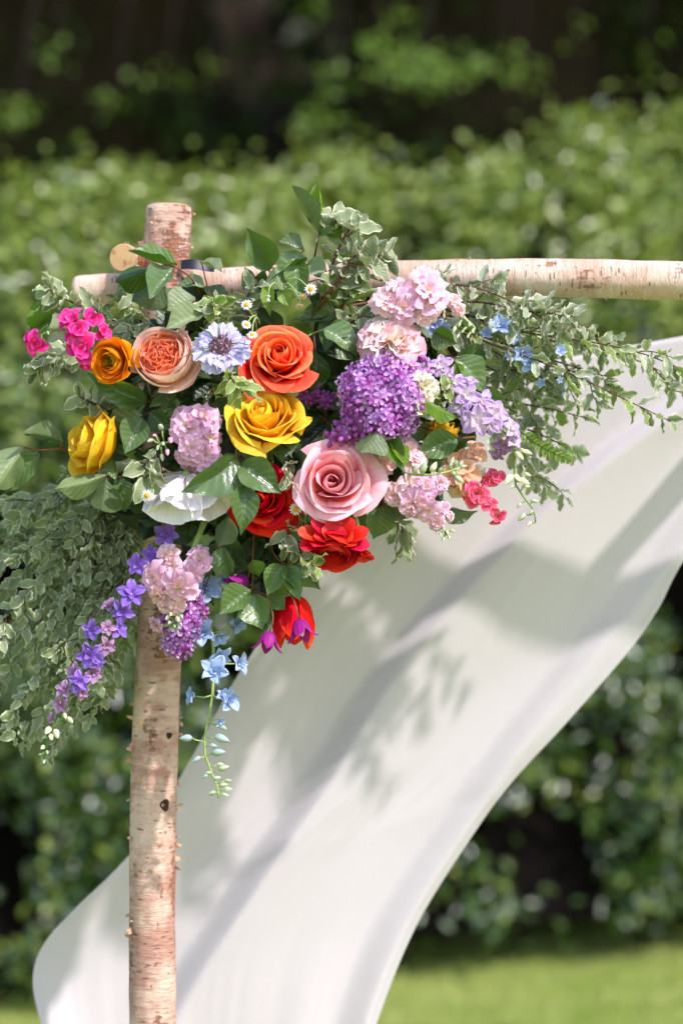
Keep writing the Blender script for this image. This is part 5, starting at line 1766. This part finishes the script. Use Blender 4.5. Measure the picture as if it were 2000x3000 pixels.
daisy('small white daisy above the scabiosa nearest the variegated leaves', 722, 892, -0.11, 40, (-.05, -.9, .35), [(722, 896, -.105), (735, 915, -.09), (748, 940, -.07), (752, 985, -.05)], 1)
daisy('white daisy on an arched stem just above the coral orange rose', 722, 950, -0.12, 36, (.35, -.75, .5), [(722, 953, -.115), (735, 930, -.10), (748, 925, -.09), (758, 945, -.07)], 2)
daisy('white daisy touching the left rim of the coral orange rose', 738, 980, -0.145, 38, (.05, -.7, .7), [(738, 985, -.14), (742, 945, -.11), (752, 930, -.09), (762, 950, -.06)], 3)
daisy('highest white daisy in front of the green leaves', 910, 846, -0.08, 42, (.05, -.95, .25), [(910, 850, -.075), (893, 832, -.07), (870, 815, -.06), (840, 820, -.05)], 4)
daisy('drooping white daisy just below the highest daisy', 886, 868, -0.075, 34, (.1, -.6, -.8), [(886, 862, -.075), (868, 852, -.07), (845, 830, -.06), (830, 835, -.05)], 5)
daisy('nodding white daisy with hidden eye over the dark gap', 878, 896, -0.07, 30, (.0, -.5, -.9), [(878, 888, -.07), (876, 872, -.07), (860, 850, -.06), (835, 845, -.05)], 6)
daisy('white daisy against the white poppy', 430, 1452, -0.13, 42, (-.1, -.95, .1), [(430, 1455, -.125), (420, 1430, -.10), (425, 1400, -.08)], 7)
daisy('left one of the two daisies between the scarlet and pink roses', 866, 1492, -0.115, 44, (-.1, -.95, -.1), [(866, 1495, -.11), (880, 1520, -.09), (890, 1560, -.06)], 8)
daisy('right one of the two daisies under the pink rose', 898, 1483, -0.11, 40, (.05, -.9, .1), [(898, 1486, -.105), (894, 1520, -.09), (892, 1560, -.06)], 9)
daisy('white daisy under the cream bloom beside the big lilac', 1232, 1202, -0.085, 36, (.0, -.85, -.5), [(1232, 1200, -.08), (1225, 1180, -.07), (1215, 1150, -.05)], 10)
bt_ = thing('chamomile_bud', 'tiny closed white daisy bud on an arched stem among green leaves', 'flower bud', P(786, 868, -0.08), 'chamomile daisies')
stem_part(bt_, [P(786, 868, -.08), P(790, 840, -.08), P(805, 828, -.07), P(822, 850, -.05)], .0009, .001, 'stem_pale')
for k in range(9):
    part('petal', petal_mesh('strap', k % 3, 'p_daisy'), bt_, rot_to(Vector((0, -.2, -1)), k * .7) @ Matrix.Rotation(-R(72), 4, 'Y') @ Matrix.Diagonal((.008, .007, .008, 1)))
part('calyx', ball_mesh('bud_green', 8, 5, .8, 'calyx'), bt_, Matrix.Diagonal((.0028, .0028, .0026, 1)))

# ------------------------------------------------------------------ broad leaves, one twig at a time
leaf_twig('glossy green twig lying in front of the top of the post', [(590, 870, -.02), (560, 815, -.05), (515, 783, -.07), (480, 775, -.075)],
          [(518, 778, 366, 757, 62, -.07, -.10, 'salal', False, (.1, -.55, .85)), (458, 786, 338, 822, 66, -.06, -.09, 'salal', True, (.1, -.9, -.3)), (508, 786, 436, 878, 60, -.08, -.12, None, False, (.3, -.95, .2)), (478, 812, 384, 884, 96, -.05, -.06, 'olive', True, (-.2, -.9, .3)), (600, 845, 520, 822, 50, -.04, -.05, None, False, (.1, -.6, .8))])
leaf_twig('pale grey green leaves just above the peach garden rose', [(640, 900, -.01), (600, 905, -.05), (570, 900, -.07)],
          [(572, 872, 488, 910, 74, -.07, -.08, 'olive', False, (.2, -.75, .65)), (600, 915, 482, 972, 62, -.08, -.11, 'olive', False, (.1, -.7, .75)), (588, 768, 650, 800, 58, -.03, -.05, 'olive', False, (.5, -.5, .7)), (560, 870, 570, 930, 60, -.05, -.04, None, False), (520, 850, 450, 905, 70, -.03, -.03, 'olive', True)])
leaf_twig('sunlit green leaf beside the hot pink snapdragon', [(190, 920, -.02), (160, 912, -.035)], [(160, 912, 76, 930, 66, -.04, -.07, 'lime', True, (.2, -.9, .3)), (155, 918, 90, 972, 50, -.035, -.03, None, False)])
leaf_twig('veined green leaf pair under the amber ranunculus', [(455, 1160, -.01), (430, 1180, -.05)],
          [(428, 1178, 266, 1106, 74, -.06, -.10, 'clem', False, (.3, -.8, .6)), (430, 1182, 300, 1180, 60, -.05, -.06, None, False, (0, -1, -.2)), (502, 1125, 436, 1194, 56, -.05, -.09, None, False, (.3, -.9, .3))])
leaf_twig('dark twig between the peach rose and the side yellow rose', [(470, 1200, .0), (425, 1215, -.04), (415, 1225, -.05)],
          [(418, 1225, 364, 1330, 76, -.07, -.09, None, False, (-.1, -1, .2)), (422, 1218, 296, 1272, 70, -.06, -.06, None, False, (-.2, -.8, .6)), (440, 1205, 500, 1260, 60, -.05, -.06), (350, 1240, 300, 1310, 60, -.04, -.04)])
leaf_twig('grey green twig reaching out past the left frame edge', [(230, 1330, -.01), (180, 1315, -.04), (115, 1318, -.05), (70, 1310, -.055)],
          [(186, 1296, 58, 1250, 60, -.05, -.08, 'olive', True, (.0, -.9, .45)), (70, 1310, -30, 1444, 96, -.06, -.09, 'olive', True, (-.3, -.95, .1)), (118, 1320, 14, 1448, 74, -.045, -.04, 'salal', False, (.1, -1, .1)), (185, 1300, 140, 1250, 44, -.04, -.03)])
leaf_twig('pale leaf pair below the side yellow rose', [(370, 1380, -.0), (330, 1392, -.05), (312, 1400, -.07)],
          [(318, 1388, 146, 1446, 62, -.08, -.12, 'olive', True, (.0, -.9, .5)), (312, 1404, 304, 1522, 78, -.085, -.12, 'olive', True, (-.1, -1, .1)), (350, 1400, 372, 1500, 66, -.05, -.05, None)])
leaf_twig('large glossy veined leaf over the white poppy', [(720, 1300, -.03), (705, 1335, -.08), (692, 1345, -.10)],
          [(692, 1342, 556, 1448, 100, -.115, -.155, 'salal', False, (.35, -.8, .5)), (706, 1362, 816, 1434, 86, -.12, -.145, 'salal', False, (.35, -.85, .4)), (716, 1420, 711, 1554, 76, -.13, -.15, 'salal', False, (.1, -1, .25)), (700, 1340, 640, 1375, 50, -.09, -.09), (690, 1305, 748, 1278, 52, -.10, -.12, 'lime', False, (.2, -.8, .5)), (700, 1400, 700, 1470, 70, -.10, -.10), (740, 1360, 690, 1320, 46, -.08, -.08)])
leaf_twig('dark leaf pair directly under the wide yellow rose', [(820, 1250, -.02), (830, 1245, -.05)], [(788, 1262, 830, 1350, 54, -.08, -.10), (846, 1245, 852, 1334, 52, -.075, -.09), (800, 1250, 760, 1240, 40, -.05, -.05)])
leaf_twig('grey green leaf lying on the top edge of the pink rose', [(1140, 1255, -.05), (1115, 1262, -.09)], [(1108, 1258, 1058, 1342, 84, -.14, -.165, 'olive', True, (.0, -.85, .5)), (1120, 1262, 1085, 1300, 40, -.12, -.13, 'lime')])
leaf_twig('dark leaf with a sunlit lime edge right of the pink rose', [(1120, 1250, -.03), (1135, 1270, -.06)], [(1128, 1262, 1186, 1388, 56, -.09, -.12, 'clem', False, (.5, -.8, .2)), (1140, 1300, 1184, 1386, 34, -.095, -.125, 'lime', False, (.7, -.6, .3))])
leaf_twig('dark broad leaf with a sunlit half right of the coral orange rose', [(895, 985, -.03), (935, 970, -.06), (952, 966, -.07)], [(948, 962, 1056, 1030, 92, -.08, -.09, 'salal', False, (.1, -.8, .6)), (955, 975, 1050, 960, 56, -.07, -.06, 'clem'), (925, 1030, 905, 1150, 86, -.05, -.05, 'salal', True), (900, 985, 880, 1010, 30, -.05, -.05, 'lime')], stem_mat='stem_green')
leaf_twig('bright lime leaf with visible veins under the larkspur', [(1400, 1240, -.03), (1352, 1216, -.08)], [(1248, 1178, 1354, 1218, 54, -.12, -.10, 'lime', True, (.0, -.85, .6)), (1330, 1065, 1352, 1100, 36, -.06, -.06, 'lime')])
leaf_twig('two dark leaves between the larkspur and the variegated sprays', [(1310, 1040, .0), (1330, 1050, -.03)], [(1330, 1052, 1432, 1140, 84, -.045, -.05), (1335, 1045, 1440, 1040, 56, -.03, -.02), (1400, 1160, 1480, 1170, 50, -.03, -.03, 'clem'), (1270, 970, 1330, 1010, 66, -.03, -.04, 'clem')])
leaf_twig('dark leaf in front of the yellow rose bud', [(1390, 1280, -.02), (1342, 1284, -.06)], [(1342, 1284, 1214, 1334, 74, -.075, -.085, 'salal', False, (-.1, -.9, .4)), (1230, 1355, 1310, 1370, 40, -.06, -.06, 'clem'), (1205, 1240, 1240, 1290, 70, -.04, -.03)])
leaf_twig('dark leaves at the lower right below the pale pink stock', [(1120, 1440, -.01), (1118, 1480, -.04)], [(1116, 1484, 1100, 1582, 82, -.06, -.06), (1125, 1470, 1200, 1520, 76, -.06, -.06), (1140, 1480, 1185, 1500, 60, -.05, -.05, 'clem'), (1290, 1490, 1398, 1498, 76, -.03, -.02, 'olive', True), (1060, 1480, 1040, 1560, 60, -.05, -.05)])
leaf_twig('upright young shoot that stands highest above the flowers', [(920, 760, -.01), (928, 715, -.03), (936, 680, -.035), (938, 628, -.04)],
          [(938, 630, 932, 520, 44, -.04, -.05, 'lime', False, (.6, -.75, .2)), (938, 686, 830, 562, 34, -.04, -.06, 'olive', False, (-.55, -.35, .75)), (942, 682, 1008, 646, 58, -.04, -.05, 'lime', True, (.1, -1, -.1)), (938, 690, 985, 668, 26, -.045, -.06, 'clem')])
leaf_twig('broad glossy leaves above the coral orange rose', [(830, 850, -.01), (800, 810, -.03), (785, 790, -.035)],
          [(792, 792, 720, 664, 78, -.04, -.07, 'salal', False, (.5, -.7, .5)), (892, 735, 815, 705, 50, -.03, -.04, 'salal', False, (-.1, -.5, .8)), (900, 760, 795, 790, 48, -.03, -.05, 'clem', False, (0, -.6, .8)), (870, 760, 872, 870, 66, -.03, -.05, 'clem'), (805, 780, 830, 860, 70, -.04, -.05, 'olive', True), (790, 830, 786, 920, 36, -.04, -.05, 'lime'), (900, 770, 960, 800, 56, -.03, -.04, 'olive'), (820, 840, 850, 900, 40, -.05, -.05, 'lime'), (980, 800, 990, 910, 60, -.03, -.03, 'lime'), (960, 860, 920, 940, 60, -.02, -.02)])
leaf_twig('three part clematis leaf above the tulip', [(790, 1560, -.02), (800, 1620, -.05), (834, 1655, -.07)],
          [(832, 1655, 780, 1738, 60, -.085, -.10, 'clem'), (836, 1660, 884, 1738, 54, -.085, -.10, 'clem'), (840, 1690, 880, 1752, 44, -.095, -.11, 'clem', False, (.5, -.8, .3)), (880, 1640, 925, 1732, 70, -.07, -.075, 'clem'), (832, 1700, 800, 1750, 40, -.07, -.08, 'lime')])
leaf_twig('dark clematis leaves left of the tulip', [(745, 1640, -.02), (740, 1700, -.05), (738, 1730, -.06)],
          [(735, 1728, 640, 1800, 70, -.07, -.09, 'clem'), (745, 1738, 772, 1846, 84, -.07, -.08, 'clem'), (790, 1745, 835, 1790, 46, -.075, -.08, 'clem'), (740, 1640, 755, 1690, 50, -.05, -.05, 'lime', True), (800, 1770, 812, 1842, 60, -.06, -.06, 'salal'), (720, 1720, 700, 1830, 70, -.05, -.05, 'salal')])
leaf_twig('olive leaf under the white poppy beside the scarlet rose', [(680, 1490, -.03), (668, 1508, -.07)], [(667, 1510, 636, 1604, 60, -.09, -.10, 'olive', True), (650, 1600, 665, 1700, 66, -.06, -.06), (620, 1620, 600, 1700, 60, -.04, -.04), (590, 1760, 600, 1830, 44, -.04, -.04, 'clem')])

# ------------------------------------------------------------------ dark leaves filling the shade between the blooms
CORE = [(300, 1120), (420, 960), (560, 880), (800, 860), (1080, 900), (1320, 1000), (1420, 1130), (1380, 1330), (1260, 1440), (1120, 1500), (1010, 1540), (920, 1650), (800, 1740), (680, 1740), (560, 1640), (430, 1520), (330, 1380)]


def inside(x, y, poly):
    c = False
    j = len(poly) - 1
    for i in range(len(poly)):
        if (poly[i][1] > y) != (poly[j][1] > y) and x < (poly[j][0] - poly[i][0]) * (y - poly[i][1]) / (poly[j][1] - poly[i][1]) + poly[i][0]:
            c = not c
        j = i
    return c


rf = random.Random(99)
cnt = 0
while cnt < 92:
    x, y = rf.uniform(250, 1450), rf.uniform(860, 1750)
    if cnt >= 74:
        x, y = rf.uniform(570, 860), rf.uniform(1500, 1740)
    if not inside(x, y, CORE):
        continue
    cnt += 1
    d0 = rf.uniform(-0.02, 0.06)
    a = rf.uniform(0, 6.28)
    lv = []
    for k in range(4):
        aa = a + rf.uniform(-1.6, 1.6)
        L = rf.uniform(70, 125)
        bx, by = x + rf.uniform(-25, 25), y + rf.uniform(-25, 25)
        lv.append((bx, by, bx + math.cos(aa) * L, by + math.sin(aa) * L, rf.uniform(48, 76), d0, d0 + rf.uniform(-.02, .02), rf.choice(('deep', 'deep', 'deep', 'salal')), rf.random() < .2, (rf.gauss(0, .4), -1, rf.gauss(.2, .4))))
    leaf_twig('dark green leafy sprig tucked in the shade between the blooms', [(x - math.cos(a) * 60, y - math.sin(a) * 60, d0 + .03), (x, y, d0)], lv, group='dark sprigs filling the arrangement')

# ------------------------------------------------------------------ variegated sprays
rv = random.Random(5)
# the dense fan hanging at lower left, in the shade of the flowers
FAN = [(-60, 1490), (-75, 1590), (-70, 1690), (-60, 1790), (-50, 1880), (-50, 1970), (-30, 2060), (10, 2150), (70, 2190), (140, 2230), (210, 2150), (265, 2110), (290, 2020), (310, 1930), (330, 1840), (340, 1760), (30, 1530), (40, 1640), (60, 1780), (90, 1900), (120, 2020), (190, 1960), (230, 1860), (200, 1740), (150, 1620), (250, 1640)]
names = ['topmost', 'second', 'third', 'fourth', 'fifth', 'sixth', 'seventh', 'eighth']
for i, (ex, ey) in enumerate(FAN):
    d1 = rv.uniform(0.02, 0.22) if i < 16 else rv.uniform(-.02, .10)
    sx, sy = 430 + rv.uniform(-60, 40), 1440 + rv.uniform(-60, 60)
    mx, my = sx + (ex - sx) * .5 + rv.uniform(-10, 30), sy + (ey - sy) * .5 - 40
    L = math.hypot(ex - sx, ey - sy)
    spray('variegated spray in the dense fan of foliage hanging left of the post', [(sx, sy, 0.06), (mx, my, (d1 + .06) / 2), (ex, ey, d1)],
          int(L * 0.125), (36, 58), 'pitto', 'sprays of the lower left fan', 100 + i, droop=.45, t0=.22, twigs=int(L / 120), twig_len=.05, out=.8, face=.75, width=.54)
# sprays reaching out over the cloth at right
spray('longest variegated spray drooping towards the right edge of the frame', [(1180, 900, 0.0), (1420, 1000, -.03), (1650, 1085, -.05), (1830, 1170, -.06), (1965, 1235, -.065)], 46, (50, 74), ['pitto_sunlit', 'pitto', 'pitto_sunlit', 'pitto_lime'], width=.42, seed=201, droop=.75, twigs=3)
spray('variegated spray that leaves the frame at right, above the longest one', [(1250, 880, 0.02), (1500, 965, -.01), (1720, 1000, -.03), (1880, 1035, -.04), (2040, 1100, -.045)], 52, (48, 72), ['pitto_sunlit', 'pitto', 'pitto_sunlit', 'pitto_lime'], width=.42, seed=202, droop=.7, twigs=4)
spray('variegated spray just under the one that leaves the frame at right', [(1300, 905, 0.03), (1560, 985, .01), (1750, 1020, 0.0), (1900, 1070, 0.0), (2030, 1150, 0.0)], 46, (46, 70), ['pitto_sunlit', 'pitto_sunlit', 'pitto_lime'], width=.42, seed=203, droop=.7, twigs=3)
spray('variegated spray along the lower edge of the pale crossbeam', [(1150, 850, 0.0), (1300, 832, -.02), (1420, 850, -.03), (1560, 915, -.035), (1640, 970, -.04)], 36, (46, 70), 'pitto_sunlit', seed=204, droop=.3, twigs=3)
spray('variegated spray with upright tip leaves below the crossbeam', [(1200, 885, 0.01), (1400, 885, -.015), (1530, 910, -.03), (1625, 915, -.035)], 34, (50, 74), 'pitto_sunlit', seed=205, droop=.1, twigs=3)
spray('variegated spray crossing behind the lavender larkspur tip', [(1300, 1100, .03), (1480, 1170, .03), (1620, 1200, .03), (1720, 1225, .03)], 36, (46, 70), ['pitto_sunlit', 'pitto_sunlit', 'pitto_lime'], seed=206, droop=.6, twigs=4)
spray('variegated spray below the larkspur ending over the cloth', [(1350, 1180, .03), (1500, 1240, .03), (1620, 1290, .03), (1690, 1330, .03)], 40, (46, 70), ['pitto_sunlit', 'pitto_sunlit', 'pitto_lime'], seed=207, droop=.75, twigs=4)
spray('variegated spray hanging behind the larkspur buds', [(1380, 1240, .03), (1480, 1300, .03), (1540, 1370, .03), (1570, 1420, .03)], 30, (46, 70), 'pitto_sunlit', seed=208, droop=.9, twigs=3)
for i, (pts, n_) in enumerate((([(1200, 940, .05), (1380, 1000, .04), (1560, 1090, .03), (1660, 1160, .03)], 42), ([(1220, 920, .05), (1400, 930, .04), (1550, 960, .03), (1680, 1010, .03)], 38), ([(1250, 990, .05), (1400, 1060, .05), (1520, 1130, .04), (1620, 1220, .04)], 40), ([(1230, 900, .05), (1330, 930, .03), (1450, 950, .02), (1550, 1000, .02)], 40), ([(1400, 980, .03), (1540, 1030, .02), (1700, 1080, .01), (1800, 1110, 0.01)], 40))):
    spray('variegated spray in the thick of the foliage under the crossbeam', pts, n_, (44, 66), ['pitto_sunlit', 'pitto', 'pitto_sunlit', 'pitto_lime'], 'sprays in the thick of the right side', 220 + i, droop=.45, twigs=4)
# upright tuft with cut brown stems at the top
spray('upright variegated spray with a cut brown stem at the top', [(930, 900, -.02), (985, 830, -.05), (1020, 770, -.055), (1062, 722, -.06)], 26, (56, 84), 'pitto', seed=240, droop=.1, r=.0034, stem_mat='twig_red', t0=.05, width=.56, twigs=2)
spray('upright variegated spray leaning behind the tallest young shoot', [(940, 880, 0.0), (975, 770, -.02), (1005, 700, -.03), (1032, 658, -.035)], 24, (54, 80), 'pitto', seed=241, droop=.0, r=.0028, stem_mat='twig_red', t0=.15, width=.56, twigs=2)
spray('variegated leaves curling over the crossbeam strap', [(1000, 900, -.02), (1030, 850, -.04), (1050, 800, -.05)], 14, (56, 78), ['pitto', 'pitto_lime'], seed=242, droop=.4, width=.56)
spray('variegated tuft spilling left above the hot pink snapdragon', [(330, 930, 0.0), (250, 900, -.03), (180, 870, -.05), (130, 838, -.06)], 22, (50, 72), 'pitto', seed=243, droop=.25, width=.5)
spray('variegated tuft hanging under the hot pink snapdragon', [(330, 1010, 0.0), (230, 1030, -.03), (150, 1050, -.05), (105, 1085, -.06)], 24, (50, 76), 'pitto', seed=244, droop=.7)
spray('blurred variegated spray behind the peach garden rose', [(470, 960, .04), (410, 920, .05), (370, 890, .05), (330, 870, .05)], 28, (44, 66), ['pitto', 'pitto_lime'], seed=245, droop=.3, twigs=2)
spray('pale variegated tuft left above the peach garden rose', [(430, 1040, .01), (390, 980, -.01), (370, 940, -.02)], 24, (44, 64), 'pitto', seed=246, droop=.3, twigs=2)
spray('curly variegated tuft directly above the scabiosa', [(670, 960, -.03), (640, 920, -.07), (620, 880, -.085)], 20, (50, 74), ['pitto', 'pitto_lime'], seed=247, droop=.4, width=.56)
spray('fresh variegated sprig lying across the coral orange and yellow roses', [(640, 1080, -.12), (675, 1105, -.155), (700, 1140, -.165)], 12, (56, 84), 'pitto_lime', seed=248, droop=.4, width=.42, t0=.3)
spray('variegated sprig beside the pink stock at the left', [(500, 1330, -.06), (450, 1340, -.10), (420, 1370, -.115), (440, 1420, -.115)], 12, (60, 90), 'pitto', seed=249, droop=.4, width=.5, t0=.3)
spray('small variegated sprig beside the side yellow rose top', [(320, 1200, -.02), (270, 1180, -.05), (230, 1160, -.06)], 10, (54, 76), 'pitto', seed=250, droop=.1)
spray('variegated sprig between the scarlet rose and the crimson ranunculus', [(890, 1470, -.04), (850, 1540, -.08), (835, 1600, -.095)], 16, (48, 72), 'pitto', seed=251, droop=.35, stem_mat='twig')
spray('curly variegated sprig left under the crimson ranunculus', [(880, 1560, -.05), (880, 1620, -.10), (920, 1660, -.125)], 16, (48, 68), ['pitto', 'pitto_lime'], seed=252, droop=.3, width=.56)
spray('variegated leaves hanging against the cloth below the dark leaves', [(1150, 1480, -.02), (1175, 1540, -.03), (1180, 1600, -.035)], 9, (58, 84), 'pitto', seed=253, droop=1.2, width=.42, t0=.3)
spray('variegated spray on top of the wood left of the coral orange rose', [(740, 960, -.02), (720, 880, -.03), (760, 820, -.035)], 18, (46, 66), 'pitto', seed=254, droop=.25)
spray('variegated sprig between the lilac and the stock on the crossbeam', [(1010, 960, -.03), (1050, 930, -.06), (1100, 925, -.065)], 12, (46, 66), 'pitto', seed=255, droop=.4)
spray('grey variegated leaf sprig left of the pink rose', [(860, 1350, -.05), (840, 1370, -.10), (850, 1410, -.13)], 6, (54, 80), 'pitto', seed=256, droop=.6)
spray('variegated sprig right of the big lilac beside the larkspur', [(1250, 1160, -.05), (1290, 1150, -.09), (1320, 1140, -.10)], 9, (46, 66), 'pitto_lime', seed=257, droop=.3)
spray('loose variegated leaves behind the post under the fan', [(330, 1700, .04), (350, 1800, .05), (345, 1920, .06)], 18, (44, 66), ['pitto', 'pitto_lime'], seed=258, droop=.6)


# feathery bright green tips
def fern(label, stem_px, seed):
    pts = [P(*s) for s in stem_px]
    root = thing('feathery_sprig', label, 'foliage', pts[0], 'feathery sprigs')
    stem_part(root, pts, .0012, .0006, 'stem_fine')
    path = catmull(pts, 40)
    o = Vector(root.location)
    rs = random.Random(seed)
    for k in range(34):
        t = .15 + .85 * k / 33
        i = min(int(t * 40), 39)
        d = (path[i + 1] - path[i]).normalized()
        x = d.cross(Vector((0, 1, .1))).normalized() * (1 if k % 2 else -1)
        L = 30 * K * (1.1 - .5 * t) * rs.uniform(.7, 1.2)
        part('leaflet', leaf_mesh('small', k % 4, 'lime'), root, frame_matrix(path[i] - o, x + d * .6 + Vector((0, rs.uniform(-.4, .2), -.2)), Vector((rs.gauss(0, .3), -1, rs.gauss(.3, .3))), L, L * .42, L))


fern('bright lime feathery sprig hanging over the cloth at right', [(1500, 1240, .0), (1570, 1300, -.02), (1630, 1330, -.03), (1675, 1352, -.03)], 1)
fern('fine green feathery sprig beside the violet larkspur', [(520, 1540, -.02), (450, 1620, -.04), (400, 1720, -.05), (330, 1770, -.05)], 2)

# a fallen petal on the lawn
fp = thing('fallen_petal', 'pale fallen petal lying on the lawn', 'petal', Vector((0.30, 3.0, ground_z(.30, 3.0) + .03)))
part('blade', petal_mesh('round', 1, 'p_apricot'), fp, frame_matrix(Vector((0, 0, 0)), Vector((1, .2, .1)), Vector((0, -.2, 1)), .035, .03, .03))
